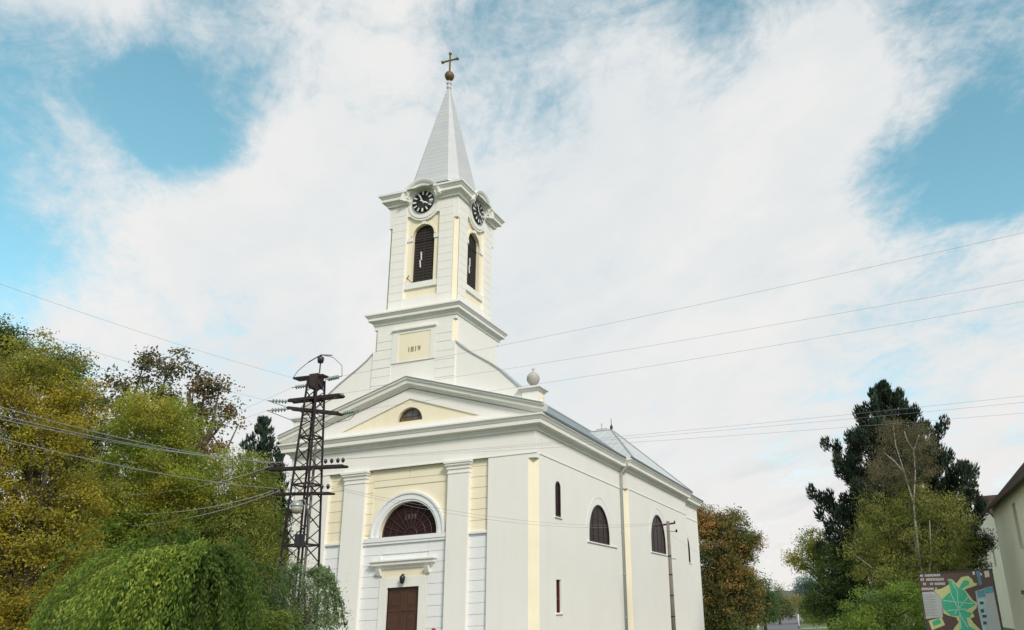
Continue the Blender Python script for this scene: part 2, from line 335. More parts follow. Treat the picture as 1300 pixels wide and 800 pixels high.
# ------------------------------------------------------------------ church
HW, CH = 6.92, .40          # half width of the front, leg of the chamfered corners
TC = 2.45                   # tower axis lies at y = TC
def build_church():
    ch = thing('church', (0,0,0), 'large cream and yellow church with a tall clock tower and grey pointed spire', 'church')
    P = lambda mb, name, mat, par=ch: mb.build(name, mat, par)
    # --- front: wall in layers.  yellow and white fields lie 20 cm behind the piers
    lun_in = 1.58; lzb, lzs = 6.82, 6.90
    up_ = MB().slab('y', .2, .7, [(-4.6,6.70),(4.6,6.70),(4.6,10.2),(-4.6,10.2)], [arched(.08, lzb, lzs, lun_in)[::-1]])
    for x0, x1 in ((-4.53,-3.54),(3.43,4.43)):
        z = 6.74
        while z < 10.1: up_.box(x0, x1, .165, .203, z, min(z+.49, 10.16)); z += .52
    for x0, x1 in ((-2.33,-1.98),(2.12,2.30)):
        z = 6.98
        while z < 10.1: up_.box(x0, x1, .165, .203, z, min(z+.49, 10.16)); z += .52
    up_.box(-1.98,2.12,.165,.203,9.30,9.61); up_.box(-1.98,.06,.165,.203,9.64,10.16); up_.box(.09,2.12,.165,.203,9.64,10.16)
    P(up_, 'upper_wall_field', M_YEL)
    lo = MB().slab('y', .2, .7, [(-4.6,0),(-.86,0),(-.86,4.42),(.86,4.42),(.86,0),(4.6,0),(4.6,6.70),(-4.6,6.70)])
    for x0, x1 in ((-4.53,-3.54),(-2.33,-1.30),(1.30,2.30),(3.43,4.43)):
        z = .5
        while z < 6.4: lo.box(x0, x1, .15, .203, z, min(z+.484, 6.62)); z += .5
    lo.box(-1.29,1.29,.15,.203,6.0,6.475)
    P(lo, 'lower_wall_field', M_WHITE)
    for s in (-1, 1):
        x0, x1 = (4.43, HW-CH) if s > 0 else (-(HW-CH), -4.53)
        P(MB().box(x0, x1, 0, .72, 0, 10.17), 'corner_pier', M_WALL)
    for x0, x1 in ((-3.54,-2.33),(2.30,3.43)):
        pil = P(MB().box(x0, x1, -.06, .22, .4, 9.56).box(x0-.08, x1+.08, -.12, .22, 0, .42), 'pilaster', M_WALL)
        cap = MB().sweep([(x0,.2,9.56),(x0,-.06,9.56),(x1,-.06,9.56),(x1,.2,9.56)], (0,0,1),
            [(.05,0),(-.03,0),(-.03,.06),(-.004,.08),(-.004,.2),(-.05,.22),(-.05,.32),(-.12,.40),(-.12,.47),(-.17,.50),(-.17,.60),(.05,.60)], ends=True)
        cap.box(x0+.03, x1-.03, -.03, .2, 9.561, 10.159)
        P(cap, 'capital', M_TRIM, pil)
    # corner chamfers with yellow strips
    for s in (-1, 1):
        stp = MB(); a = HW-CH; stp.slab('z', .0, 9.95, [(s*a,.03),(s*(HW-.03),CH),(s*(HW-.3),CH+.3),(s*(a-.2),.3)])
        P(stp, 'corner_strip', M_YEL)
        P(MB().box(*(sorted((s*(HW-CH), s*HW))), 0, CH, 9.95, 10.17), 'corner_block', M_WALL)
    # frieze above
    fr = MB().box(-HW, HW, 0, .7, 10.17, 11.3)
    fr.box(-HW-.03, HW+.03, -.035, .1, 10.17, 10.235)
    P(fr, 'frieze', M_WALL)
    # --- main cornice, round front and both sides incl. the projecting middle bay
    prof = [(.02,0),(-.07,0),(-.07,.10),(-.16,.20),(-.16,.235),(-.40,.26),(-.40,.44),(-.43,.46),(-.52,.62),(-.55,.62),(-.55,.70),(.02,.70)]
    path = [(-HW,35,11.27),(-HW,29,11.27),(-HW-.4,29,11.27),(-HW-.4,13.1,11.27),(-HW,13.1,11.27),(-HW,0,11.27),(HW,0,11.27),(HW,13.1,11.27),(HW+.4,13.1,11.27),(HW+.4,29,11.27),(HW,29,11.27),(HW,35,11.27)]
    P(MB().sweep(path, (0,0,1), prof), 'main_cornice', M_TRIM)
    # gutter along the sides
    for s in (-1,1):
        g = MB(); x = HW+.53
        gp = [(s*x,-.2,11.99),(s*x,12.6,11.99)]; g.bar((s*x,-.2,12.02),(s*x,12.62,12.02),.12,.12)
        g.bar((s*(x+.4),12.6,12.02),(s*(x+.4),29.5,12.02),.12,.12); g.bar((s*x,29.55,12.02),(s*x,35.5,12.02),.12,.12)
        P(g, 'gutter', M_GUT)
    # --- side walls
    def side(s):
        X = lambda x: s*x
        wall = MB(); vis = s > 0
        holes1 = [[(2.36,2.89),(2.96,2.89),(2.96,4.41),(2.36,4.41)], arched(2.68,7.42,8.85,.33,14), arched(8.87,6.56,6.98,1.73)]
        wall.slab('x', X(HW), X(HW-.5), [(CH,0),(13.1,0),(13.1,11.3),(.69,11.3),(.69,10.18),(CH,10.18)], [h[::-1] for h in holes1] if vis else [])
        wall.slab('x', X(HW+.4), X(HW-.1), [(13.4,0),(29,0),(29,11.3),(13.4,11.3)], [arched(20.1,6.65,7.35,1.92)[::-1]] if vis else [])
        wall.slab('y', 13.1, 13.4, [(X(HW-.4),0),(X(HW+.1),0),(X(HW+.1),11.3),(X(HW-.4),11.3)])
        wall.box(*sorted((X(HW+.1), X(HW+.4))), 13.1, 13.4, 10.2, 11.3)
        wall.slab('y', 28.7, 29.001, [(X(HW-.4),0),(X(HW+.399),0),(X(HW+.399),11.3),(X(HW-.4),11.3)])
        wall.slab('x', X(HW), X(HW-.5), [(29.002,0),(35,0),(35,11.3),(29.002,11.3)], [arched(30.25,6.55,7.6,1.05,16)[::-1]] if vis else [])
        # thin string moulding
        for x, y0, y1 in ((HW,CH,13.1),(HW+.4,13.42,29.0),(HW,29.0,35.0)): wall.box(*sorted((X(x-.01),X(x+.035))), y0, y1, 10.17, 10.235)
        P(wall, 'side_wall', M_WALL)
        st = MB().slab('z', 0, 10.2, [(X(HW+.1),13.13),(X(HW+.37),13.4),(X(HW+.2),13.6),(X(HW-.1),13.4)])
        P(st, 'corner_strip', M_YEL)
        if not vis: return
        # window surrounds: faint hood line and sill
        for c, zs, r, x in ((8.87,6.98,2.2,HW),(20.1,7.35,2.4,HW+.4),(30.25,7.6,1.4,HW)):
            pth = [(x, y, z) for y, z in arc(c, zs, r, 8, 172, 28)]
            P(MB().sweep(pth, (1,0,0), [(0,-.02),(0,.014),(.07,.014),(.07,-.02)]), 'window_hood', M_WALL)
        for y0, y1, z, x in ((6.75,11.85,6.50,HW),(17.9,22.3,6.58,HW+.4),(29.0,31.6,6.48,HW),(2.2,3.15,7.36,HW),(2.25,3.08,2.83,HW)):
            P(MB().box(x-.02, x+.07, y0, y1, z-.02, z+.03), 'window_sill', M_TRIM)
        def win(name, c, zb, zs, r, x, bars, hz, rec=.09):
            fr_ = MB(); o = arched(c, zb, zs, r, 20); xi = x-rec
            fr_.sweep([(xi,y,z) for y,z in o], (1,0,0), [(0,0),(0,.08),(.07,.08),(.07,0)], closed=True)
            for b in bars: 
                top = zs+math.sqrt(max(0, r*r-(b-c)**2)); fr_.box(xi+.017, xi+.035, b-.025, b+.025, zb, top-.02)
            for h in hz:
                dy = r if h <= zs else math.sqrt(max(0, r*r-(h-zs)**2)); fr_.box(xi+.018, xi+.033, c-dy, c+dy, h-.025, h+.025)
            f = P(fr_, 'window', M_BAR)
            g = MB().slab('x', xi+.015, xi-.03, o); P(g, 'pane', M_GLASS, f)
        win('window', 8.87, 6.56, 6.98, 1.73, HW, (8.0,8.87,9.74), (7.0,7.9))
        win('window', 20.1, 6.65, 7.35, 1.92, HW+.4, (19.1,20.1,21.1), (7.35,8.3))
        win('window', 30.25, 6.55, 7.6, 1.05, HW, (29.9,30.6), (7.6,), .07)
        win('window', 2.68, 7.42, 8.85, .33, HW, (2.68,), (8.1,8.85), .06)
        f = P(MB().box(HW-.12,HW-.07,2.37,2.43,2.9,4.4).box(HW-.12,HW-.07,2.88,2.95,2.9,4.4).box(HW-.12,HW-.08,2.38,2.95,3.5,3.56), 'window', simple('red_window_frame',(.16,.03,.03),.5))
        P(MB().box(HW-.16,HW-.11,2.3,3.0,2.85,4.45), 'pane', M_GLASS, f)
        dp = MB().tube([(HW+.62,12.72,11.95),(HW+.62,12.72,11.6),(HW+.12,12.86,11.1),(HW+.12,12.86,.9)], .08, 8)
        for z in (2.5,5,7.5,10): dp.box(HW-.01,HW+.20,12.78,12.94,z,z+.05)
        d = P(dp, 'downpipe', M_PIPE); P(MB().tube([(HW+.12,12.86,.9),(HW+.12,12.86,.2)], .065, 8), 'drain_foot', M_IRON, d)
    side(1); side(-1)
    P(MB().box(-HW+.01,HW-.01,34.6,34.99,0,11.29), 'rear_wall', M_WALL)
    # --- lunette over the door
    a = MB(); c = .08
    pth = [(x,.2,z) for x,z in [(c+lun_in,lzb)]+arc(c,lzs,lun_in,0,180,32)+[(c-lun_in,lzb)]]
    a.sweep(pth, (0,-1,0), [(0,-.05),(0,.05),(-.10,.06),(-.10,.10),(-.34,.10),(-.36,.16),(-.46,.16),(-.46,-.05)])
    P(a, 'lunette_surround', M_WHITE)
    sl_ = MB().box(-2.33,2.30,.02,.4,6.60,6.80).box(-2.33,2.30,.06,.4,6.48,6.601)
    sl_.box(-4.53,-3.54,.06,.4,6.63,6.735).box(3.43,4.43,.06,.4,6.63,6.735)
    P(sl_, 'sill_band', M_WHITE)
    gr = MB(); o = arched(c, lzb, lzs, lun_in, 32)
    gr.sweep([(x,.46,z) for x,z in o], (0,-1,0), [(0,0),(0,.06),(.07,.06),(.07,0)], closed=True)
    for k in range(1, 10):
        an = math.radians(18*k); gr.bar((c+.3*math.cos(an),.44,lzb+.05+.3*math.sin(an)),(c+1.5*math.cos(an),.44,lzb+.08+1.5*math.sin(an)),.03)
    for r in (.35,.8,1.15):
        gr.tube([(x,.44,z) for x,z in arc(c,lzb+.05,r,2,178,20)], .016, 4)
    f = P(gr, 'window', simple('lunette_grille',(.050,.032,.030),.5)); P(MB().slab('y',.47,.52,o), 'pane', M_GLASS, f)
    cu = MB()
    for k in range(4): cu.box(c-.36+k*.17, c-.27+k*.17, .455, .468, 7.62, 7.88)
    P(cu, 'curtain_folds', simple('pale_cloth',(.085,.075,.075),.8), f)
    # --- door
    fr_ = MB().slab('y', .10, .3, [(-1.28,0),(-.86,0),(-.86,4.42),(.86,4.42),(.86,0),(1.28,0),(1.28,4.88),(-1.28,4.88)])
    P(fr_, 'door_surround', M_TRIM)
    P(MB().box(-1.18,1.18,.13,.25,4.882,5.27), 'overdoor_panel', M_YEL)
    hd = MB().sweep([(-1.45,.2,5.27),(-1.45,.12,5.27),(1.45,.12,5.27),(1.45,.2,5.27)], (0,0,1), [(0,0),(-.08,.04),(-.1,.14),(-.24,.2),(-.24,.30),(-.32,.36),(-.32,.42),(.3,.42),(.3,0)])
    hd.box(-1.44,1.44,.121,.22,5.271,5.68)
    for s in (-1,1): hd.slab('x', s*1.2, s*1.42, [(.15,4.95),(.02,5.02),(-.06,5.15),(-.14,5.3),(.15,5.3)])
    P(hd, 'door_hood', M_TRIM)
    for s in (-1,1):
        x0, x1 = sorted((s*.008, s*.86)); lf = MB().box(x0,x1,.27,.35,0.9,4.42)
        for z0, z1 in ((1.1,2.2),(2.35,3.25),(3.5,4.25)):
            px0, px1 = x0+.12, x1-.12
            lf.slab('y', .255, .272, [(px0,z0),(px1,z0),(px1,z1),(px0,z1)], [[(px0+.05,z0+.05),(px0+.05,z1-.05),(px1-.05,z1-.05),(px1-.05,z0+.05)]])
            lf.box(px0+.1,px1-.1,.245,.28,z0+.1,z1-.1)
        lf.box(x0,x1,.235,.30,3.32,3.42)
        d = P(lf, 'door', M_DOOR); P(MB().bar((s*.12,.19,2.25),(s*.12,.19,2.45),.03).box(*sorted((s*.09,s*.15)),.2,.27,2.2,2.5), 'handle', M_STEEL, d)
    P(MB().box(-.9,.9,.36,.6,.5,4.41), 'door_backing', M_BLACK)
    stp_ = MB()
    for k in range(5): stp_.box(-2.2-.0*k,2.2,-1.5+.3*k,.2,.12+.155*k-.0*k,.12+.155*(k+1))
    P(stp_, 'door_step', simple('step_stone',(.34,.33,.31),.85,0,.2,4,.3))
    ln = MB().lathe([(.02,.0),(.10,.05),(.12,.2),(.14,.32),(.05,.42),(.02,.46)], (.06,-.06,4.55), 10); ln.bar((.06,.1,5.0),(.06,-.06,5.0),.03)
    P(ln, 'lantern', M_BLACK)
    # --- pediment
    t = MB(); zt = 11.98; ax = 6.9; apz = 14.18
    t.slab('y', -.10, .45, [(-ax,zt-.02),(ax,zt-.02),(ax,zt+.12),(0,apz),(-ax,zt+.12)], [[(-3.95,12.32),(3.95,12.32),(0,13.66)][::-1]])
    P(t, 'pediment_wall', M_WALL)
    P(MB().slab('y', -.03, .3, [(-4.1,12.25),(4.1,12.25),(0,13.75)], [arched(0,12.5,12.5,.72,20)[::-1]]), 'tympanum', M_YEL)
    f = P(MB().sweep([(x,.2,z) for x,z in arched(0,12.5,12.5,.72,20)], (0,-1,0), [(0,0),(0,.05),(.05,.05),(.05,0)], closed=True)
        .bar((0,.18,12.5),(0,.18,13.2),.03).bar((-.7,.18,12.8),(.7,.18,12.8),.03).bar((-.36,.18,12.5),(-.36,.18,13.1),.03).bar((.36,.18,12.5),(.36,.18,13.1),.03), 'window', simple('oak_frame',(.14,.09,.03),.6))
    P(MB().slab('y', .2,.24, arched(0,12.5,12.5,.72,20)), 'pane', simple('grey_pane',(.10,.10,.105),.15), f)
    rk = MB(); rp = [(0,.0),(0,.15),(.08,.2),(.08,.24),(.16,.42),(.32,.44),(.36,.52),(.44,.55),(.44,.0)]
    rk.sweep([(-7.45,0,11.97),(0,0,14.24),(7.45,0,11.97)][::-1], (0,-1,0), [(-a_,b_) for a_,b_ in rp])
    P(rk, 'raking_cornice', M_TRIM)
    for s in (-1,1):
        lid = MB(); dx, dz = 7.45, -2.27; ln_ = math.hypot(dx,dz); n = Vector((s*(-dz)/ln_,0,dx/ln_)); A = Vector((0,0,14.24+.02))+Vector((0,0,.46)); Bq = Vector((s*7.5,0,11.97+.46))
        vs = [A+Vector((0,-.58,0)), Bq+Vector((0,-.58,0)), Bq+Vector((0,.02,.0)), A+Vector((0,.02,0))]
        lid.add(vs+[v+Vector((0,0,.035)) for v in vs], [(0,1,2,3),(4,5,6,7),(0,1,5,4),(1,2,6,5),(2,3,7,6),(3,0,4,7)])
        P(lid, 'pediment_flashing', M_METAL)
    # --- attic wall with hollow curves up to the tower
    rc = [(7.0,12.0),(7.0,13.25),(6.2,13.25),(6.05,13.5),(5.74,13.83),(5.35,14.2),(4.95,14.60),(4.4,15.02),(3.8,15.42),(3.31,15.74),(2.8,16.12),(2.40,16.5)]
    P(MB().slab('y', .05, .75, rc+[(-x,z) for x,z in reversed(rc)], [arched(0,12.5,12.5,.8,20)[::-1]]), 'attic_wall', M_WALL)
    for s in (-1,1):
        cp = MB(); pth = [(s*x,.05,z) for x,z in rc[2:]]
        if s > 0: pth = pth[::-1]
        cp.sweep(pth, (0,-1,0), [(-.01,.06),(.045,.06),(.045,-.76),(-.01,-.76)] if s < 0 else [(-.01,.06),(.045,.06),(.045,-.76),(-.01,-.76)])
        P(cp, 'attic_coping', M_METAL)
    for s in (-1,1):
        f = MB().box(s*6.62-.42,s*6.62+.42,-.02,.78,12.0,13.25)
        f.sweep([(s*6.62-.42,-.02,13.25),(s*6.62+.42,-.02,13.25),(s*6.62+.42,.78,13.25),(s*6.62-.42,.78,13.25)], (0,0,1), [(.1,0),(-.05,0),(-.08,.08),(-.18,.12),(-.18,.2),(.1,.26)], closed=True)
        f.box(s*6.62-.40,s*6.62+.40,0,.76,13.26,13.5)
        pd = P(f, 'pedestal', M_WALL)
        P(MB().lathe([(.12,0),(.2,.04),(.1,.1),(.1,.16),(.2,.2),(.30,.34),(.33,.48),(.30,.62),(.2,.75),(.08,.82),(.05,.86),(.03,.95),(.015,1.06)], (s*6.62,.38,13.5), 18).bar((s*6.62-.1,.38,14.48),(s*6.62+.1,.38,14.48),.03), 'ball_finial', simple('grey_stone',(.42,.40,.36),.8,0,.25,6), pd)
        P(MB().lathe([(.0,0),(.11,.02),(.14,.16),(.1,.3),(.16,.36),(0.0,.42)], (s*7.06,.38,12.62), 10), 'side_ornament', M_YEL, pd)
    # --- nave roof
    ez, rz = 12.06, 17.5
    r = MB(); ex = HW+.5
    r.slab('y', .8, 35.3, [(-ex,ez),(0,rz),(ex,ez),(ex,ez-.08),(0,rz-.3),(-ex,ez-.08)])
    P(r, 'nave_roof', M_ROOF)
    P(MB().bar((0,.8,rz+.02),(0,35.3,rz+.02),.2,.1), 'ridge_cap', M_METAL)
    tr = MB(); a_ = 3.83; e2 = HW+.95
    tr.add([(-a_,21,16.0),(a_,21,16.0),(e2,13.05,ez),(e2,29.2,ez),(-e2,29.2,ez),(-e2,13.05,ez),(0,13.05,ez),(0,29.2,ez)],
        [(1,2,3),(0,4,5),(0,1,2,6),(0,6,5),(0,1,3,7),(0,7,4)])
    P(tr, 'transept_roof', M_ROOF2)
    for s in (-1, 1):
        P(MB().lathe([(.03,-.15),(.05,.0),(.11,.15),(.11,.3),(.05,.4),(.025,.5),(.02,.85),(0.005,.95)], (s*3.83,21,15.95), 8), 'roof_finial', M_IRON)
    hips = MB()
    for s in (-1, 1):
        for y in (13.05, 29.2): hips.bar((s*3.83,21,16.03),(s*e2,y,ez+.03),.1,.06)
    hips.bar((-3.83,21,16.03),(3.83,21,16.03),.1,.06)
    P(hips, 'hip_cap', M_METAL)
    rc_ = MB().bar((0,29.9,17.4),(0,29.9,18.8),.06).bar((-.42,29.9,18.35),(.42,29.9,18.35),.06)
    for x, z in ((-.42,18.35),(.42,18.35),(0,18.8)): rc_.lathe([(.0,-.08),(.08,0),(.0,.08)], (x,29.9,z), 8)
    P(rc_, 'roof_cross', simple('pale_grey_iron',(.45,.44,.43),.6))
    # --- tower, lower stage
    tw = MB().box(-2.45,2.45,0,4.9,14.0,16.5).box(-2.45,2.45,0,4.9,17.75,18.1)
    c2 = .22; oc = [(-2.45+c2,0),(2.45-c2,0),(2.45,c2),(2.45,4.9-c2),(2.45-c2,4.9),(-2.45+c2,4.9),(-2.45,4.9-c2),(-2.45,c2)]
    tw.slab('z', 16.5, 17.75, oc)
    z = 13.2
    while z < 16.4:
        if z > 14.3:
            for s in (-1,1): tw.box(*sorted((s*1.3, s*2.44)), -.02, .1, z, z+.45)
        z += .475
    for zz in (16.56,17.03):
        for s in (-1,1): tw.box(*sorted((s*1.3, s*2.22)), -.02, .1, zz, zz+.44)
    P(tw, 'tower_base', M_WALL)
    for sx in (-1,1):
        sy = MB(); sy.slab('z', 16.52, 17.7, [(sx*(2.45-c2+.02),.006),(sx*2.444,c2-.02),(sx*2.40,c2),(sx*(2.45-c2),.06)])
        P(sy, 'corner_strip', M_YEL)
    pf = MB().slab('y', -.05, .05, [(-1.28,15.7),(1.28,15.7),(1.28,17.55),(-1.28,17.55)], [[(-.9,15.75),(1.0,15.75),(1.0,17.3),(-.9,17.3)][::-1]])
    pf.sweep([(-1.2,0,17.42),(-1.2,-.05,17.42),(1.25,-.05,17.42),(1.25,0,17.42)], (0,0,1), [(.05,0),(-.02,0),(-.10,.08),(-.10,.16),(.05,.16)])
    P(pf, 'plaque_frame', M_TRIM)
    pq = P(MB().box(-.92,1.02,-.022,.02,15.72,17.32), 'date_plaque', M_YEL)
    vs, fs = text_mesh('1819', .40, .02); tm = MB(); tm.add([(p.x*1.0+.04, -.03-p.z, p.y+16.36) for p in vs], fs); P(tm, 'date_numerals', simple('bronze_paint',(.22,.19,.10),.5), pq)
    mid = [(.02,0),(-.05,0),(-.05,.1),(-.12,.18),(-.12,.21),(-.27,.24),(-.27,.38),(-.30,.40),(-.38,.52),(-.40,.52),(-.40,.60),(.4,.66),(.4,0)]
    P(MB().sweep([(-2.45,0,17.98),(2.45,0,17.98),(2.45,4.9,17.98),(-2.45,4.9,17.98)], (0,0,1), mid, closed=True), 'tower_cornice', M_TRIM)
    # --- belfry: four faces, turned about the tower axis
    H = 2.15; front = TC-H; CB = .28
    def turned(k):
        c_, s_ = (1,0,-1,0)[k], (0,1,0,-1)[k]
        def xf(p): q = p-Vector((0,TC,0)); return Vector((q.x*c_-q.y*s_, q.x*s_+q.y*c_+TC, p.z))
        return xf
    zc, rr = 25.22, 1.10
    dxx = math.sqrt(rr*rr-(zc-24.5)**2); a0 = math.degrees(math.atan2(24.5-zc, dxx))
    hole = [(-1.02,19.5),(1.02,19.5),(1.02,24.5)]+arc(0,zc,rr,a0,-180-a0,20)+[(-1.02,24.5)]
    clocks = []
    for k in range(4):
        X = turned(k)
        bw = MB(X); by = MB(X); bs = MB(X)
        bw.slab('y', front, front+.14, [(-H+CB-.05,18.6),(H-CB+.05,18.6),(H-CB+.05,25.3),(-H+CB-.05,25.3)], [hole[::-1]])
        e_ = 0 if k%2 == 0 else .004
        bw.box(-H-.12+e_,H+.12-e_,front-.12+e_,front+.2,18.55+e_,18.95-e_)
        for s in (-1,1):
            z = 18.98
            while z < 24.8: bw.box(*sorted((s*1.04, s*(H-CB+.05))), front-.02, front+.02, z, z+.452); z += .47
            if s > 0: bw.box(H-CB+.051, H-.001, front+.001, front+CB-.051, 23.95, 25.3)
            if s > 0: by.slab('z', 18.6, 24.1, [(s*(H-CB+.05),front+.02),(s*(H-.02),front+CB-.05),(s*(H-.2),front+CB+.1),(s*(H-CB-.1),front+.2)])
        wo = arched(0, 20.4, 23.25, .68, 20)
        by.slab('y', front+.14, front+.6, [(-1.1,19.4),(1.1,19.4),(1.1,24.75),(-1.1,24.75)], [wo[::-1]])
        # sill, imposts, archivolt
        P(MB(X).box(-1.018,1.018,front+.03,front+.3,20.05,20.38), 'belfry_sill', M_TRIM)
        for s in (-1,1): P(MB(X).box(*sorted((s*.66,s*1.018)), front+.08, front+.2, 22.95, 23.2), 'impost', M_TRIM)
        by.sweep([(x,front+.14,z) for x,z in arc(0,23.25,.66,0,180,20)], (0,-1,0), [(0,-.02),(0,.04),(-.14,.04),(-.14,-.02)])
        bs.box(-.12,.12,front+.05,front+.2,23.9,24.2)
        P(bw, 'belfry_wall', M_WALL); P(by, 'belfry_panel', M_YEL); P(bs, 'keystone', M_TRIM)
    for k in range(4):
        if k == 3 or k == 2: continue
        X = turned(k); lv = MB(X)
        wo = arched(0, 20.4, 23.25, .68, 20); lv.slab('y', front+.34, front+.39, wo)
        lv.bar((0,front+.32,20.4),(0,front+.32,23.85),.05); lv.bar((-.63,front+.31,23.0),(.63,front+.31,23.0),.06)
        z = 20.55
        while z < 23.7: lv.box(-.6,.6,front+.31,front+.36,z,z+.07); z += .17
        w = P(lv, 'belfry_shutter', M_DARKWOOD)
        br = MB(X).bar((-.20,front+.27,21.35),(-.24,front+.27,21.8),.05).bar((-.16,front+.27,21.8),(-.19,front+.27,22.3),.05)
        P(br, 'broken_slat', M_WHT, w)
    rail = MB().tube([(-.85,front-.02,20.65),(-.75,front-.15,20.62),(-.6,front+.1,20.45),(-.5,front+.2,20.5)], .02, 5).bar((-.85,front-.02,20.65),(-.78,front+.1,20.9),.03)
    P(rail, 'belfry_hook', M_IRON)
    # top cornice with arched hoods over the clocks
    cpf = [(.02,0),(-.06,0),(-.06,.1),(-.13,.18),(-.13,.22),(-.30,.26),(-.30,.42),(-.33,.44),(-.42,.58),(-.45,.58),(-.45,.68),(.5,.74),(.5,0)]
    HH = H+.06
    for k in range(4):
        tcn = MB(turned(k)); hoods = MB(turned(k))
        f2 = TC-HH
        tcn.sweep([(.84,f2,25.25),(HH,f2,25.25),(HH,TC-.84,25.25)], (0,0,1), cpf)
        hood = [(0,-.25),(0,.04),(-.07,.07),(-.09,.14),(-.12,.16),(-.14,.28),(-.29,.30),(-.32,.38),(-.42,.43),(-.47,.43),(-.47,-1.1),(-.1,-1.1)]
        hoods.sweep([(x,f2,z) for x,z in arc(0,zc+.02,.78,6,174,36)], (0,-1,0), hood)
        hoods.slab('y', f2+.02, f2+.3, [(x,z) for x,z in arc(0,zc,.98,0,360,36)[:-1]])
        P(tcn, 'top_cornice', M_TRIM); P(hoods, 'clock_hood', M_TRIM)
    for k in (0, 1):
        X = turned(k); f2 = TC-HH
        cf = P(MB(X).lathe([(.0,-.0),(.67,0),(.67,.06),(.0,.06)][::-1], (0,f2-.06,zc), 40, 'y'), 'clock', M_BLACK)
        for h in range(12):
            nm = MB(X); an = PI/2-2*PI*h/12; c_, s_ = math.cos(an), math.sin(an); w = .085 if h % 3 else .11
            q = lambda rad, t: (c_*rad - s_*t, s_*rad + c_*t + zc)
            nm.slab('y', f2-.085, f2-.055, [q(.42,-w*.35), q(.42,w*.35), q(.63,w*.5), q(.63,-w*.5)])
            P(nm, 'hour_mark', M_WHT, cf)
        hn = MB(X)
        def hand(ang, ln_, w, y):
            an = math.radians(90-ang); c_, s_ = math.cos(an), math.sin(an)
            hn.slab('y', y-.01, y, [(c_*r_-s_*t, zc+s_*r_+c_*t) for r_, t in ((-.16,-w*.6),(-.16,w*.6),(ln_*.7,w),(ln_,0),(ln_*.7,-w))])
        hand(334, .58, .035, f2-.10); hand(118, .44, .045, f2-.115)
        P(hn, 'clock_hand', M_WHT, cf)
    # roof skirt and spire
    S = 1.66; k_ = .30
    def octa(s, z): c_ = s*k_; return [(x,y+TC,z) for x,y in ((-s+c_,-s),(s-c_,-s),(s,-s+c_),(s,s-c_),(s-c_,s),(-s+c_,s),(-s,s-c_),(-s,-s+c_))]
    sk = MB(); o = HH+.43
    sk.add([(-o,TC-o,25.95),(o,TC-o,25.95),(o,TC+o,25.95),(-o,TC+o,25.95)]+[(-1.5,TC-1.5,26.75),(1.5,TC-1.5,26.75),(1.5,TC+1.5,26.75),(-1.5,TC+1.5,26.75)],
        [(0,1,5,4),(1,2,6,5),(2,3,7,6),(3,0,4,7),(4,5,6,7)])
    P(sk, 'tower_roof', M_LID)
    spv = MB(); A = octa(S,26.72); Bv = octa(S-.035,26.80); T = octa(.085,34.45)
    spv.add(A+Bv+T, [tuple(range(8))]+[(i,(i+1)%8,8+(i+1)%8,8+i) for i in range(8)]+[(8+i,8+(i+1)%8,16+(i+1)%8,16+i) for i in range(8)])
    sp = P(spv, 'spire', M_SPIRE)
    ev = MB(); E1 = octa(S+.04,26.68); E2 = octa(S+.04,26.74); ev.add(E1+E2, [tuple(range(8)),tuple(range(8,16))]+[(i,(i+1)%8,8+(i+1)%8,8+i) for i in range(8)])
    P(ev, 'spire_eave', M_METAL, sp)
    P(MB().lathe([(.06,34.3),(.13,34.42),(.16,34.55),(.12,34.68),(.08,34.72),(.17,34.8),(.17,34.86),(.07,34.95),(.05,35.12)], (0,TC,0), 14), 'spire_collar', M_SPIRE, sp)
    P(MB().lathe([(.05,35.05),(.12,35.1),(.24,35.2),(.30,35.38),(.30,35.44),(.24,35.6),(.12,35.7),(.05,35.74)], (0,TC,0), 18), 'spire_ball', M_BALL, sp)
    cr = MB().bar((0,TC,35.7),(0,TC,37.1),.10,.07).bar((-.5,TC,36.6),(.5,TC,36.6),.09,.07)
    for x, z in ((-.52,36.6),(.52,36.6),(0,37.12)): cr.lathe([(.0,-.11),(.08,-.08),(.11,0),(.08,.08),(0,.11)], (x,TC,z), 10)
    P(cr, 'spire_cross', M_GOLD, sp)
    return ch
build_church()

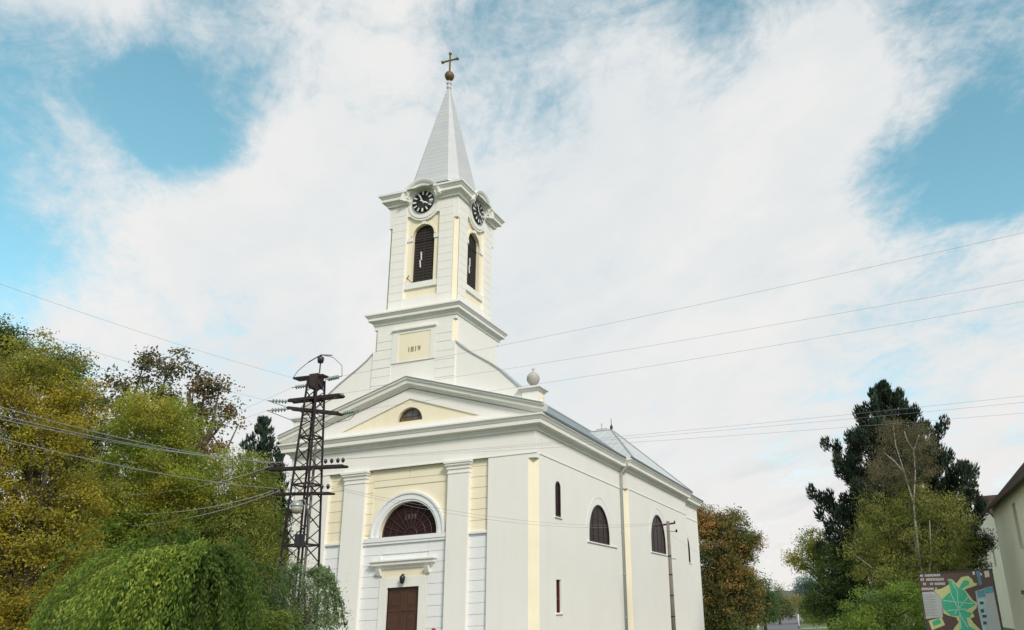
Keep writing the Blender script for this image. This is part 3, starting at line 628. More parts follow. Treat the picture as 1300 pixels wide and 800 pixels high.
# ------------------------------------------------------------------ vegetation
def leafmat(name, cols, patch=None, transl=.5, pscale=.5, gain=2.45):
    """leaf colours by a random value per leaf; patch = a second hue in drifts through the crown"""
    m, N, L, B = mat_nodes(name)
    cols = [tuple(min(.6,v*gain) for v in c) for c in cols]; patch = patch and tuple(min(.6,v*gain) for v in patch)
    at_ = N.new('ShaderNodeAttribute'); at_.attribute_name = 'tint'
    r = N.new('ShaderNodeValToRGB'); els = r.color_ramp.elements
    els[0].color = (*cols[0],1); els[1].color = (*cols[-1],1)
    for i, c in enumerate(cols[1:-1]): e = els.new((i+1)/(len(cols)-1)); e.color = (*c,1)
    L.new(at_.outputs['Fac'], r.inputs[0]); col = r.outputs[0]
    if patch:
        tc = N.new('ShaderNodeTexCoord'); n = N.new('ShaderNodeTexNoise'); n.inputs['Scale'].default_value = pscale; n.inputs['Detail'].default_value = 3; L.new(tc.outputs['Object'], n.inputs['Vector'])
        mr = N.new('ShaderNodeMapRange'); mr.inputs[1].default_value = .48; mr.inputs[2].default_value = .68; L.new(n.outputs['Fac'], mr.inputs[0])
        mx = N.new('ShaderNodeMix'); mx.data_type = 'RGBA'; mx.inputs[7].default_value = (*patch,1); L.new(col, mx.inputs[6])
        ml = N.new('ShaderNodeMath'); ml.operation = 'MULTIPLY'; L.new(mr.outputs[0], ml.inputs[0]); ml.inputs[1].default_value = .75; L.new(ml.outputs[0], mx.inputs[0]); col = mx.outputs[2]
    L.new(col, B.inputs['Base Color']); B.inputs['Roughness'].default_value = .6; B.inputs['Specular IOR Level'].default_value = .3
    t = N.new('ShaderNodeBsdfTranslucent'); L.new(col, t.inputs[0]); ms = N.new('ShaderNodeMixShader'); ms.inputs[0].default_value = transl
    L.new(B.outputs[0], ms.inputs[1]); L.new(t.outputs[0], ms.inputs[2]); L.new(ms.outputs[0], N['Material Output'].inputs[0])
    return m
def unit(a): return a/np.maximum(1e-9, np.linalg.norm(a, axis=1, keepdims=True))
class Leaves:
    def __init__(s): s.p = []; s.u = []; s.n = []; s.l = []; s.w = []; s.t = []
    def add(s, p, u, n, l, w, t):
        k = len(p); s.p.append(p); s.u.append(unit(u)); s.n.append(unit(n))
        s.l.append(np.broadcast_to(l, k)); s.w.append(np.broadcast_to(w, k)); s.t.append(np.broadcast_to(t, k))
    def build(s, name, mat, parent):
        p = np.concatenate(s.p); u = np.concatenate(s.u); n = np.concatenate(s.n); l = np.concatenate(s.l)[:,None]; w = np.concatenate(s.w)[:,None]; t = np.concatenate(s.t)
        v = unit(np.cross(n, u)); nn = unit(np.cross(u, v)); p = p-np.array(parent_loc(parent))
        k = len(p); co = np.empty((k,4,3))
        co[:,0] = p-u*l*.5; co[:,2] = p+u*l*.5-nn*l*.10; co[:,1] = p+v*w*.5-u*l*.08+nn*w*.12; co[:,3] = p-v*w*.5-u*l*.08+nn*w*.12
        me = bpy.data.meshes.new(name); me.vertices.add(k*4); me.vertices.foreach_set('co', co.reshape(-1))
        me.loops.add(k*4); me.loops.foreach_set('vertex_index', np.arange(k*4, dtype=np.int32))
        me.polygons.add(k); me.polygons.foreach_set('loop_start', np.arange(0, k*4, 4, dtype=np.int32)); me.polygons.foreach_set('loop_total', np.full(k, 4, dtype=np.int32))
        a = me.attributes.new('tint', 'FLOAT', 'POINT'); a.data.foreach_set('value', np.repeat(np.clip(t, 0, 1), 4).astype(np.float32))
        me.materials.append(mat); me.update(); me.validate()
        o = bpy.data.objects.new(name, me); COL.objects.link(o); o.parent = parent
        return o
DENS = 4.0; LEAF = .52
def rnd(n, s=1.0): return RNG.normal(size=(n,3))*s
def crown(lv, c, rad, clumps, per, csize, leaf, tint=(.2,.8), shell=.45, droop=0.0, ratio=.55):
    """clumps of leaves spread unevenly through one lobe; returns clump centres"""
    c = np.array(c); rad = np.array(rad); d = unit(rnd(clumps)); rr = RNG.random(clumps)**shell
    cc = c+d*rad*rr[:,None]*(1+.10*np.clip(RNG.normal(size=(clumps,1)),-2,1.6))
    for q in cc:
        k = max(6, int(per*DENS*RNG.uniform(.45,1.5))); cs = csize*RNG.uniform(.6,1.35)
        off = np.clip(rnd(k),-1.7,1.7)*cs*np.array((1,1,.62))*.6; p = q+off
        out = unit(p-c)
        u = unit(rnd(k)*.8+out*.5+np.array((0,0,-droop-.25))); n = unit(rnd(k)*.8+np.array((0,0,.9))+out*.5)
        t0 = RNG.uniform(*tint)+RNG.normal()*.1; lv.add(p, u, n, leaf*LEAF*RNG.uniform(.6,1.35,k), leaf*LEAF*ratio*RNG.uniform(.7,1.2,k), t0+RNG.normal(size=k)*.085)
    return cc
def limbs(mb, root, top, targets, r0, bend=.3, thin=.02):
    root = Vector(root); top = Vector(top); n = 7
    tr = [root.lerp(top, i/n)+Vector((random.gauss(0,1),random.gauss(0,1),0))*(.05*i/n*(top-root).length*.4 if 0 < i < n else 0) for i in range(n+1)]
    mb.tube(tr, [r0*(1.25 if i == 0 else 1-.72*i/n) for i in range(n+1)], 8)
    for q in targets:
        q = Vector(q); h = q.z-root.z; f = min(.97, max(.22, (h*.62)/max(.1,(top.z-root.z)))); i = min(n-1, int(f*n)); s = tr[i].lerp(tr[i+1], f*n-i)
        L_ = (q-s).length; mid = s.lerp(q,.5)+Vector((random.gauss(0,.1),random.gauss(0,.1),bend*.35*random.random()))*L_
        rr = min(r0*.45, max(thin, L_*.022)); mb.tube([s, s.lerp(mid,.55)+Vector((0,0,.03*L_)), mid, q], [rr, rr*.8, rr*.6, rr*.2], 5)
def tree(name, label, base, D, lobes, mat, leaf=.14, dens=1.0, per=26, csize=.34, r0=.18, bark=None, group=None, droop=0., shell=.45, limbn=26, tint=(.05,.9), cat='tree', ratio=.55, dz=.0, trunk_top=None):
    """lobes: (px, py, half width px, half height px, depth offset m, tint shift) at distance D"""
    b = at(*base, D); b.z = 0; t = thing(name, b, label, cat, group); lv = Leaves(); tg = []
    for lo in lobes:
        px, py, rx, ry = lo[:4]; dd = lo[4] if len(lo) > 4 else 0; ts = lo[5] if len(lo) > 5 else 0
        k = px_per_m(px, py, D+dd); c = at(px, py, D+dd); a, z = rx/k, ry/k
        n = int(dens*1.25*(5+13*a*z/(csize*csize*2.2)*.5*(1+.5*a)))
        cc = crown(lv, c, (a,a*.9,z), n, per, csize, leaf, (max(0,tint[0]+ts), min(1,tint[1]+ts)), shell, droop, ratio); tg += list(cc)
    zs = np.array([q[2] for q in tg]); top = Vector(np.mean(tg, axis=0)); top.z = float(np.percentile(zs, 78)); 
    if trunk_top: top = Vector(trunk_top)
    top.x = b.x*.4+top.x*.6; top.y = b.y*.4+top.y*.6
    mb = MB(); sel = [tg[i] for i in RNG.choice(len(tg), min(limbn, len(tg)), replace=False)]
    limbs(mb, b, top, sel, r0); mb.build('trunk', bark or M_BARK, t); lv.build('crown', mat, t)
    return t
LM_YEL = leafmat('yellowing_leaves', [(.085,.080,.014),(.20,.155,.02),(.33,.235,.03)], (.085,.11,.022))
LM_OLV = leafmat('olive_leaves', [(.04,.055,.015),(.085,.095,.022),(.14,.125,.03)])
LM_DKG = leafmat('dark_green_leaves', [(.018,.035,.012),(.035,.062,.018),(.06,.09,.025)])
LM_GRN = leafmat('green_leaves', [(.06,.09,.014),(.12,.155,.022),(.20,.20,.03)], (.22,.17,.025))
LM_LGT = leafmat('light_green_leaves', [(.055,.075,.014),(.115,.14,.03),(.24,.245,.065)], (.18,.165,.03))
LM_BRN = leafmat('brown_leaves', [(.035,.032,.016),(.075,.058,.024),(.13,.085,.035)], (.05,.06,.025), .35)
LM_RED = leafmat('autumn_leaves', [(.032,.045,.015),(.10,.078,.022),(.26,.12,.038)], (.045,.075,.020), .35, .22)
LM_WEEP = leafmat('weeping_leaves', [(.030,.052,.010),(.085,.13,.018),(.25,.31,.045)])
LM_BSH = leafmat('bush_leaves', [(.045,.075,.014),(.09,.135,.022),(.17,.21,.045)])
LM_GRY = leafmat('grey_green_leaves', [(.035,.06,.025),(.08,.115,.05),(.14,.18,.085)])
LM_BIR = leafmat('birch_leaves', [(.05,.058,.015),(.10,.105,.025),(.165,.15,.035)], (.085,.11,.022), .3)
LM_NDL = leafmat('pine_needles', [(.012,.026,.015),(.026,.047,.026),(.055,.08,.042)], None, .05, .5, 1.0)
LM_SPR = leafmat('spruce_needles', [(.012,.026,.018),(.024,.047,.030),(.045,.075,.045)], None, .05, .5, 1.1)
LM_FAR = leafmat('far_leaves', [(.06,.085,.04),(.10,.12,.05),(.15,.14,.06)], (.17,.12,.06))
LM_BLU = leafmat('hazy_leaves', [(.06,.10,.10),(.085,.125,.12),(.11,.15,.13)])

def left_side():
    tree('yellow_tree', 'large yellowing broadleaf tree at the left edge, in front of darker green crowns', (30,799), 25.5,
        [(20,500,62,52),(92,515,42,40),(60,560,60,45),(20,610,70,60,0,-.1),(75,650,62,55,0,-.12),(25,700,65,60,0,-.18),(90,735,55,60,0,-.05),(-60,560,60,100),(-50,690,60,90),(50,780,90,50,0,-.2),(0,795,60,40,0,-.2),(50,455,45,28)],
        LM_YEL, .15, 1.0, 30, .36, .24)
    tree('walnut_tree', 'dark green broadleaf tree whose tufted top rises behind the yellow tree', (80,799), 30,
        [(8,430,26,20),(-15,425,30,30),(60,462,16,14),(100,466,14,12),(8,445,26,24),(45,470,26,20),(85,470,24,20),(88,500,32,28),(30,490,40,30),(110,560,42,40,1),(112,610,45,50,1),(60,560,60,60,1),(-30,470,40,50),(98,690,60,60,1),(200,655,80,60,4),(250,700,80,60,3),(10,720,60,70,1),(110,730,60,60,1),(190,740,80,50,1),(320,690,40,60,2)], LM_DKG, .17, .9, 26, .36, .22)
    tree('walnut_tree', 'thin brown-leaved tree with sky showing through, behind the green tree', (220,799), 40,
        [(190,470,30,22),(230,462,28,18),(265,500,30,30),(150,490,22,24),(140,515,18,18),(285,540,22,18),(250,540,35,30),(200,505,45,35),(170,540,35,35),(255,480,20,16),(293,518,14,12),(220,580,70,45)],
        LM_BRN, .34, .30, 22, .52, .30, limbn=46, shell=.6)
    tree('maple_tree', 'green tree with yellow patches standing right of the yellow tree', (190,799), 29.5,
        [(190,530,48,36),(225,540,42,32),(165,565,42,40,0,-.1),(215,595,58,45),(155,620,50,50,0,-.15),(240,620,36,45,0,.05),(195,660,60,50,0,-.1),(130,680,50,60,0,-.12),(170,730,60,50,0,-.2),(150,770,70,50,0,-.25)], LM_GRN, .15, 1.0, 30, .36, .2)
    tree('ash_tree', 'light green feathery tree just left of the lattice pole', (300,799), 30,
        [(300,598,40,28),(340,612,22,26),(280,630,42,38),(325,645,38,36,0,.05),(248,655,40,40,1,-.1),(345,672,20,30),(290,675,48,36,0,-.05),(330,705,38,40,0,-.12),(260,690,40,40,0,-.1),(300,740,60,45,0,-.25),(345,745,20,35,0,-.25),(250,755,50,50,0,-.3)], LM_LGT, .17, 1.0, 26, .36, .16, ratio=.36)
    # weeping tree: long hanging strands
    D = 18; b = at(225,799,D); b.z = 0; t = thing('weeping_tree', b, 'weeping tree with long arching light green strands at the lower left', 'tree')
    lv = Leaves(); wood = MB(); top = at(238,716,D); top.x -= .0
    limbs(wood, b, top, [], .13)
    for i in range(230):
        ph = RNG.uniform(0, 2*PI); R_ = RNG.uniform(.3, 1.45); st = np.array(top)+np.array((RNG.normal()*.35, RNG.normal()*.35, RNG.normal()*.18-.05))
        # strands reach furthest to the left of the trunk, seen from the square
        side = np.array((math.cos(ph), math.sin(ph), 0)); lft = np.array((-.62,-.55,0)); 
        R_ *= 1+1.0*max(0, side@lft)-.25*max(0,-(side@lft)); up_ = RNG.uniform(.05,.5); drop = RNG.uniform(1.2,3.0)
        n = 46; s = np.linspace(0,1,n); P_ = st+side*R_*(1-(1-s)**1.6)[:,None]; P_[:,2] += up_*np.sin(np.minimum(1,s*2.2)*PI*.5)-drop*s**1.9
        P_[:,2] = np.maximum(P_[:,2], .25)
        if i % 8 == 0: wood.tube([Vector(q) for q in P_[::9]], .007, 4, False)
        tn = np.gradient(P_, axis=0); t0 = RNG.uniform(.0,.28)+.45*max(0, side@lft)*RNG.random()
        for rep in range(5):
            m = n; p = P_+rnd(m)*.045; sd = np.cross(unit(tn), rnd(m)); u = unit(unit(tn)*.8+unit(sd)*.7+np.array((0,0,-.35)))
            lv.add(p+u*.05, u, rnd(m)*.6+np.array((0,0,1)), RNG.uniform(.06,.12,m), RNG.uniform(.02,.034,m), t0+RNG.normal(size=m)*.1)
    for i in range(28):
        f = RNG.random(); p0 = np.array(at(262-70*f+RNG.normal()*8, 692+16*f+RNG.normal()*6, 16.9)); p1 = np.array(at(205-150*f+RNG.normal()*14, 815-30*f+RNG.normal()*16, 16.0+RNG.normal()*.2))
        n = 50; s = np.linspace(0,1,n); P_ = p0+(p1-p0)*s[:,None]; P_[:,2] += .34*np.sin(s*PI)*(1-.35*s); tn = np.gradient(P_, axis=0); t0 = RNG.uniform(.2,.75)
        for rep in range(5):
            p = P_+rnd(n)*.055; sd = np.cross(unit(tn), rnd(n)); u = unit(unit(tn)*1.0+unit(sd)*.6+np.array((0,0,-.3)))
            lv.add(p+u*.04, u, rnd(n)*.5+np.array((0,0,1)), RNG.uniform(.06,.12,n), RNG.uniform(.02,.034,n), t0+RNG.normal(size=n)*.16)
    wood.build('trunk', M_BARK, t); lv.build('crown', LM_WEEP, t)
    # dark hedge below
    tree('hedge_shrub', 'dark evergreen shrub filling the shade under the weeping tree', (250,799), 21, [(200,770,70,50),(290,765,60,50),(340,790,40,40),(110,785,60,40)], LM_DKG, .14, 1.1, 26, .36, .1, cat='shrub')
    # shrub by the pole
    t = tree('willow_shrub', 'grey-green shrub with drooping twigs at the foot of the lattice pole', (385,799), 21, [(385,785,36,42),(360,770,28,36,0,-.1),(412,790,22,34),(370,735,20,22,0,-.1),(395,750,22,26)], LM_GRY, .13, 1.0, 24, .30, .07, cat='shrub', ratio=.3, droop=.3)
    lv = Leaves(); tw = MB()
    for px, py, dx, dy in ((395,728,34,40),(392,732,26,66),(398,730,16,60),(385,728,42,62),(380,725,-20,50),(400,738,30,58),(404,745,34,52),(372,742,-14,30)):
        p0 = np.array(at(px,py,21)); p1 = np.array(at(px+dx,py+dy,21)); s = np.linspace(0,1,26)
        P_ = p0+(p1-p0)*np.stack([s**.75,s**.75,s**1.8],1); P_[:,2] += .22*np.sin(s*PI)
        tw.tube([Vector(q) for q in P_[::5]], .014, 4, False)
        for rep in range(7):
            p = P_+rnd(26)*.04; u = unit(rnd(26)*.7+np.array((0,0,-.9))); lv.add(p, u, rnd(26), RNG.uniform(.09,.17,26), .04, RNG.uniform(.2,.8)+RNG.normal(size=26)*.1)
    tw.build('twig', M_BARK, t); lv.build('drooping_leaves', LM_GRY, t)
    tree('hedge_shrub', 'low leafy shrub between the weeping tree and the lattice pole', (320,799), 19.5, [(310,790,40,28),(345,798,25,20)], LM_LGT, .13, 1.0, 24, .3, .06, cat='shrub', tint=(.0,.45))
left_side()

def conifer(name, label, base, D, topy, prof, mat, leaf, whorls, per, up=.35, r0=.25, tuft=.5, gap=.25, group=None, low=.12, wid=.16, fill=0):
    """prof: (photo y, half width px) pairs; branches in whorls, foliage in tufts that point up and outward"""
    b = at(*base, D); b.z = 0; t = thing(name, b, label, 'tree', group)
    k = px_per_m(base[0], topy, D); ztop = at(base[0], topy, D).z
    zs = [at(base[0], y, D).z for y, w in prof]; ws = [w/px_per_m(base[0], y, D) for y, w in prof]
    lv = Leaves(); mb = MB(); mb.tube([b, b+Vector((0,0,ztop*.5)), Vector((b.x,b.y,ztop))], [r0, r0*.6, .03], 8)
    for i in range(whorls):
        f = (i+.5)/whorls; z = ztop*(low+(1-low)*f); Lr = float(np.interp(-z, [-v for v in zs], ws))
        nb = max(4, int(5+3*(1-f)*1.5))
        for j in range(nb):
            if RNG.random() < gap*.3: continue
            ph = 2*PI*(j+RNG.random()*.7)/nb+i*.9; L_ = Lr*RNG.uniform(.74,1.14); d = np.array((math.cos(ph), math.sin(ph), 0)); s0 = np.array((b.x,b.y,z))
            tip = s0+d*L_+np.array((0,0,L_*up*RNG.uniform(.3,1.1))); mid = s0+d*L_*.55+np.array((0,0,-.02*L_))
            mb.tube([Vector(s0), Vector(mid), Vector(tip)], [max(.02,L_*.018), max(.015,L_*.012), .01], 4, False)
            tf = tuft*min(1, .48+.25*Lr); nt = max(2, int(L_/ (tf*.62)))
            for q in range(nt):
                s = .25+.75*(q+.6)/nt; pt = (1-s)**2*s0+2*s*(1-s)*mid+s*s*tip+rnd(1)[0]*.10*L_**.5
                m = int(per*(.6+.6*s)); off = unit(rnd(m))*(RNG.random((m,1))**.4)*tf*np.array((.42,.42,.62)); off[:,2] += tuft*.3
                u = unit(off+np.array((0,0,tuft*.5))+d*tf*.25+rnd(m)*tf*.2)
                lv.add(pt+off, u, rnd(m), leaf*RNG.uniform(.7,1.3,m), leaf*wid*RNG.uniform(.8,1.3,m), RNG.uniform(.15,.75)+RNG.normal(size=m)*.15)
        for j in range(fill):
            ph = RNG.uniform(0,2*PI); rr_ = Lr*RNG.uniform(.25,.92); m = per; tf = tuft*min(1,.48+.25*Lr)
            pt = np.array((b.x+math.cos(ph)*rr_, b.y+math.sin(ph)*rr_, z+rr_*.22+RNG.normal()*.2)); off = unit(rnd(m))*(RNG.random((m,1))**.4)*tf*np.array((.45,.45,.6))
            lv.add(pt+off, off+np.array((0,0,tf*.5))+rnd(m)*tf*.2, rnd(m), leaf*RNG.uniform(.7,1.3,m), leaf*wid, RNG.uniform(.15,.85)+RNG.normal(size=m)*.15)
    for q in range(5):
        m = per; pt = np.array((b.x,b.y,ztop-.25*q)); off = rnd(m)*tuft*.12*(1+.5*q); lv.add(pt+off, off+np.array((0,0,.5)), rnd(m), leaf, leaf*wid, .4+RNG.normal(size=m)*.15)
    mb.build('trunk', M_BARK, t); lv.build('crown', mat, t); return t
def right_side():
    conifer('spruce_tree', 'slim dark green spruce rising between the lattice pole and the church front', (305,799), 47, 532, [(532,2),(550,14),(580,24),(620,32),(700,45)], LM_SPR, .34, 26, 30, .1, .2, .55, .15, wid=.22)
    conifer('spruce_tree', 'dark spruce partly hidden behind the lattice pole at the church corner', (332,799), 50, 576, [(576,2),(610,14),(650,20),(700,30)], LM_SPR, .34, 20, 26, .1, .2, .55, .15, wid=.22)
    conifer('pine_tree', 'tall blackish pine with upturned tufts standing behind the birch', (1168,799), 58, 484, [(484,1),(500,15),(530,36),(560,58),(600,82),(640,98),(690,104),(760,90)], LM_NDL, .36, 18, 110, .45, .32, 1.0, .3, low=.16, wid=.26, fill=9)
    tree('conifer_shrub', 'dark conifer with bulging branches between the birch and the pale house', (1232,799), 50, [(1226,668,9,18),(1238,690,14,9),(1250,688,9,9),(1225,700,15,22),(1235,720,14,20)], LM_NDL, .30, 1.2, 30, .42, .12, ratio=.3)
    # birch with white stems
    t = tree('birch_tree', 'weeping birch with white forked trunks and olive crown in front of the pine', (1170,799), 45,
        [(1125,655,42,42),(1165,640,36,34),(1200,655,34,40),(1105,695,34,36),(1215,700,28,40),(1150,700,48,40),(1190,715,40,40),(1120,735,40,35),(1180,750,50,30)], LM_BIR, .20, .85, 24, .46, .14, bark=birch_bark(), droop=.6, ratio=.45, limbn=14, trunk_top=at(1160,640,45))
    st = MB()
    for path in ([(1172,740),(1165,690),(1160,640),(1148,600),(1137,565),(1134,540)],[(1163,690),(1160,640),(1162,600),(1160,572),(1167,552)],[(1148,600),(1135,585),(1122,575)],[(1178,745),(1182,700),(1180,660)],[(1160,572),(1152,560),(1148,548)]):
        st.tube([at(x,y,44.2) for x,y in path], [.05-.04*i/len(path) for i in range(len(path))], 7)
    st.build('stem', MATS['birch_bark'], t)
    lv = Leaves()
    for px,py,rx,ry in ((1130,570,30,36),(1135,545,18,16),(1160,555,25,20),(1175,585,22,28),(1112,600,20,26),(1145,605,30,20)):
        k = px_per_m(px,py,44.5); crown(lv, at(px,py,44.5), (rx/k,rx/k,ry/k), 34, 18, .42, .17, (.1,.6), .6, .6, .45)
    lv.build('thin_upper_foliage', leafmat('birch_top_leaves', [(.06,.055,.03),(.10,.085,.045),(.13,.11,.05)]), t)
    tree('lime_tree', 'yellow-green broadleaf tree leaning over the street left of the pine', (1055,799), 60, [(1038,690,26,20),(1015,710,16,16),(1045,712,24,22,0,-.1)], LM_GRN, .28, 1.0, 22, .55, .2, droop=.3, limbn=20)
    tree('lime_tree', 'dark green tree under the pine beside the grass verge', (1060,799), 57, [(1070,700,22,34),(1052,735,26,28),(1080,735,30,30),(1042,765,24,22),(1075,770,34,24)], LM_DKG, .28, 1.1, 24, .55, .2, tint=(.3,1), limbn=16)
    tree('elder_shrub', 'bright green bush left of the map board', (1125,799), 30, [(1105,780,36,30),(1140,768,34,28),(1168,775,24,34),(1080,795,26,18),(1120,800,50,24),(1150,752,18,14)], LM_BSH, .17, 1.1, 26, .36, .07, cat='shrub', ratio=.4)
    tree('chestnut_tree', 'rusty brown and green tree behind the far corner of the church', (925,799), 85,
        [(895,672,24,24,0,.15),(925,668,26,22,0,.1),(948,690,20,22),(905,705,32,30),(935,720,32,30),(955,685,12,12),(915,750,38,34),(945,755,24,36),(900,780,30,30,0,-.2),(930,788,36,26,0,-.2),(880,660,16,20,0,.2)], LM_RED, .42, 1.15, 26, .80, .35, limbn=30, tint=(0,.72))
    tree('roadside_tree', 'small dark green tree along the street beyond the rusty tree', (972,799), 112, [(970,752,12,22),(978,768,11,20),(962,775,10,20)], LM_DKG, .5, 1.2, 18, .9, .2, tint=(.4,1))
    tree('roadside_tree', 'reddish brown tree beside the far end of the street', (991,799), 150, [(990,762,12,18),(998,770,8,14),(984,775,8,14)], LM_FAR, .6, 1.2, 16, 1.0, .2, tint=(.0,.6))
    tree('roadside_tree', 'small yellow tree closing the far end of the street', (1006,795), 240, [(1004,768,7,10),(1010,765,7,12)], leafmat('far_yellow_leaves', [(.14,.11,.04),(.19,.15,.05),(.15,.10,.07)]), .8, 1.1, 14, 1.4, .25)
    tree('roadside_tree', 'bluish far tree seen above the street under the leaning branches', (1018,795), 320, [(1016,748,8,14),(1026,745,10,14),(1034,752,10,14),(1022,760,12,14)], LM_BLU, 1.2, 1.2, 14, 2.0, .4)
    tree('roadside_tree', 'mid green tree on the right of the street behind the white post', (1026,799), 150, [(1022,772,9,14),(1032,768,10,18),(1030,782,10,9)], LM_LGT, .6, 1.1, 16, 1.0, .2, tint=(0,.4))
    tree('verge_shrub', 'low green shrub on the grass verge under the dark tree', (1050,799), 88, [(1040,786,14,7),(1062,784,16,10),(1085,786,18,10)], LM_LGT, .28, 1.1, 18, .5, .06, cat='shrub', tint=(0,.45))
def birch_bark():
    m, N, L, B = mat_nodes('birch_bark')
    tc = N.new('ShaderNodeTexCoord'); mp = N.new('ShaderNodeMapping'); mp.inputs['Scale'].default_value = (2,2,9); L.new(tc.outputs['Object'], mp.inputs['Vector'])
    n = N.new('ShaderNodeTexNoise'); n.inputs['Scale'].default_value = 2; n.inputs['Detail'].default_value = 5; L.new(mp.outputs[0], n.inputs['Vector'])
    r = N.new('ShaderNodeValToRGB'); r.color_ramp.elements[0].position = .36; r.color_ramp.elements[0].color = (.06,.05,.045,1); r.color_ramp.elements[1].position = .46; r.color_ramp.elements[1].color = (.42,.40,.36,1)
    L.new(n.outputs['Fac'], r.inputs[0]); L.new(r.outputs[0], B.inputs['Base Color']); B.inputs['Roughness'].default_value = .8
    return m
right_side()

# ------------------------------------------------------------------ lattice pole, wires, posts
PL = Vector((4.2,-12.3,0))
def build_pole():
    t = thing('lattice_pole', PL, 'rusty steel lattice power pole with crossarms and insulators before the church', 'power pole')
    zt = 10.75; w0, w1 = .57, .19
    def corner(sx, sy, z): w = w0+(w1-w0)*z/zt; return Vector((PL.x+sx*w, PL.y+sy*w, z))
    for sx in (-1,1):
        for sy in (-1,1): MB().bar(corner(sx,sy,0), corner(sx,sy,zt), .05, .05).build('leg', M_IRON, t)
    br = MB(); zs = [0]; z = 0
    while z < zt-.2: z += (w0+(w1-w0)*z/zt)*1.35; zs.append(min(z, zt))
    for i in range(len(zs)-1):
        for (a, b) in (((-1,-1),(1,-1)),((1,-1),(1,1)),((1,1),(-1,1)),((-1,1),(-1,-1))):
            p, q = (a, b) if i % 2 == 0 else (b, a); br.bar(corner(*p,zs[i]), corner(*q,zs[i+1]), .032, .022)
            if i % 4 == 0: br.bar(corner(*a,zs[i]), corner(*b,zs[i]), .05, .05)
    br.build('bracing', M_IRON, t)
    mast = MB().bar((PL.x+.05,PL.y+.2,3.2),(PL.x+.05,PL.y+.2,8.5),.06,.06); mast.build('cable_duct', simple('grey_duct',(.22,.21,.19),.6), t)
    MB().box(PL.x-.17,PL.x+.17,PL.y-.17,PL.y+.17,10.45,10.95).build('head_box', simple('head_plate',(.045,.028,.026),.6,.2,.3,9), t)
    MB().bar((PL.x+.1,PL.y,11.0),(PL.x+.1,PL.y,11.42),.03).lathe([(.02,0),(.09,.03),(.11,.14),(.11,.22),(.06,.25),(.02,.3)], (PL.x+.1,PL.y,11.34), 10).tube([(PL.x-.4,PL.y,11.46),(PL.x+.1,PL.y,11.66),(PL.x+.55,PL.y,11.58)], .02, 5).build('top_insulator', M_PORC, t)
    def string(a, b, n=5, glass=True):
        a, b = Vector(a), Vector(b); mb = MB().bar(a, b, .03)
        for i in range(n):
            p = a.lerp(b, .25+.65*i/n); d = (b-a).normalized()*.045; mb.tube([p-d, p-d*.4, p, p+d*.5], [.03,.08,.075,.025], 8)
        mb.build('insulator', M_PORCG if glass else M_PORC, t); return b
    ends = {}
    X = lambda dx, dy, z: Vector((PL.x+dx, PL.y+dy, z))
    def arm(p, q, h=.12):
        m = MB().bar(p+Vector((0,.12,0)), q+Vector((0,.12,0)), .055, h).bar(p-Vector((0,.12,0)), q-Vector((0,.12,0)), .055, h)
        n = 5
        for i in range(n+1): c = p.lerp(q, i/n); m.bar(c-Vector((0,.16,0)), c+Vector((0,.16,0)), .05, .05)
        m.build('crossarm', M_IRON, t)
    arm(X(-.95,0,10.12), X(.95,.15,10.12), .11)
    arm(X(-.75,-.25,9.78), X(.8,.35,9.55), .10)
    arm(X(-.9,.1,10.93), X(.35,0,10.86), .08)
    arm(X(-1.35,-.25,7.75), X(1.15,.35,7.72), .09); arm(X(-1.05,-.2,6.92), X(.75,.3,6.85), .07)
    ends['l1'] = string(X(-.95,0,10.10), X(-1.62,-.35,10.14)); ends['l2'] = string(X(-.75,-.25,9.76), X(-1.42,-.55,9.72)); ends['l3'] = string(X(-.25,.0,10.6), X(-.72,-.3,10.5))
    ends['r1'] = string(X(.35,0,10.72), X(1.0,.03,10.78)); ends['r2'] = string(X(.95,.15,10.14), X(1.0,.16,10.2), 2); ends['r3'] = string(X(.8,.35,9.55), X(1.5,.38,9.6))
    jl = MB()
    for pts in ([ends['r1'], X(.98,0,11.15), X(.6,0,11.5), X(.1,0,11.66)],[X(-.4,0,11.46), X(-.8,0,11.2), X(-.98,0,10.95), X(-.9,0,10.9)],[ends['l1'], X(-.9,-.1,9.85), X(-.3,.1,9.7), ends['r2']],[ends['l2'], X(-.5,-.3,9.3), X(.7,.2,9.2), X(1.2,.35,9.3), ends['r3']]):
        jl.tube(pts, .014, 5, False)
    jl.build('jumper_cable', M_WIRE, t)
    k = 0
    for z, y, xs in ((7.83,-.0,(-1.3,-1.1,-.9,.55,.75,.95,1.12)),(6.98,0,(-1.0,-.8,.5,.7))):
        for x in xs:
            dy = .24*x; MB().lathe([(.02,0),(.045,.03),(.06,.08),(.05,.13),(.02,.16)], (PL.x+x,PL.y+dy,z), 8).build('pin_insulator', M_PORC, t)
    return ends
ENDS = build_pole()
# street lamp on the pole, and switch box
tl = thing('street_lamp', (PL.x+.5,PL.y-.75,6.2), 'street lamp with a glass bowl hung on the lattice pole', 'street lamp')
MB().tube([(PL.x+.45,PL.y-.3,5.2),(PL.x+.62,PL.y-.6,6.2),(PL.x+.55,PL.y-.75,6.55),(PL.x+.36,PL.y-.8,6.5)], .025, 6).build('arm', M_STEEL, tl)
MB().lathe([(.03,6.52),(.08,6.50),(.16,6.45),(.20,6.36),(.195,6.33)], (PL.x+.36,PL.y-.8,0), 18).build('shade', simple('lamp_housing',(.34,.36,.36),.4,.3), tl)
gm = simple('lamp_glass',(.36,.34,.28),.12); MB().lathe([(.02,6.10),(.09,6.12),(.16,6.19),(.185,6.33)], (PL.x+.36,PL.y-.8,0), 18).build('bowl', gm, tl)
tb = thing('switch_box', (PL.x+.34,PL.y-.5,5.1), 'dark metal switch box fixed to the lattice pole below the lamp', 'switch box')
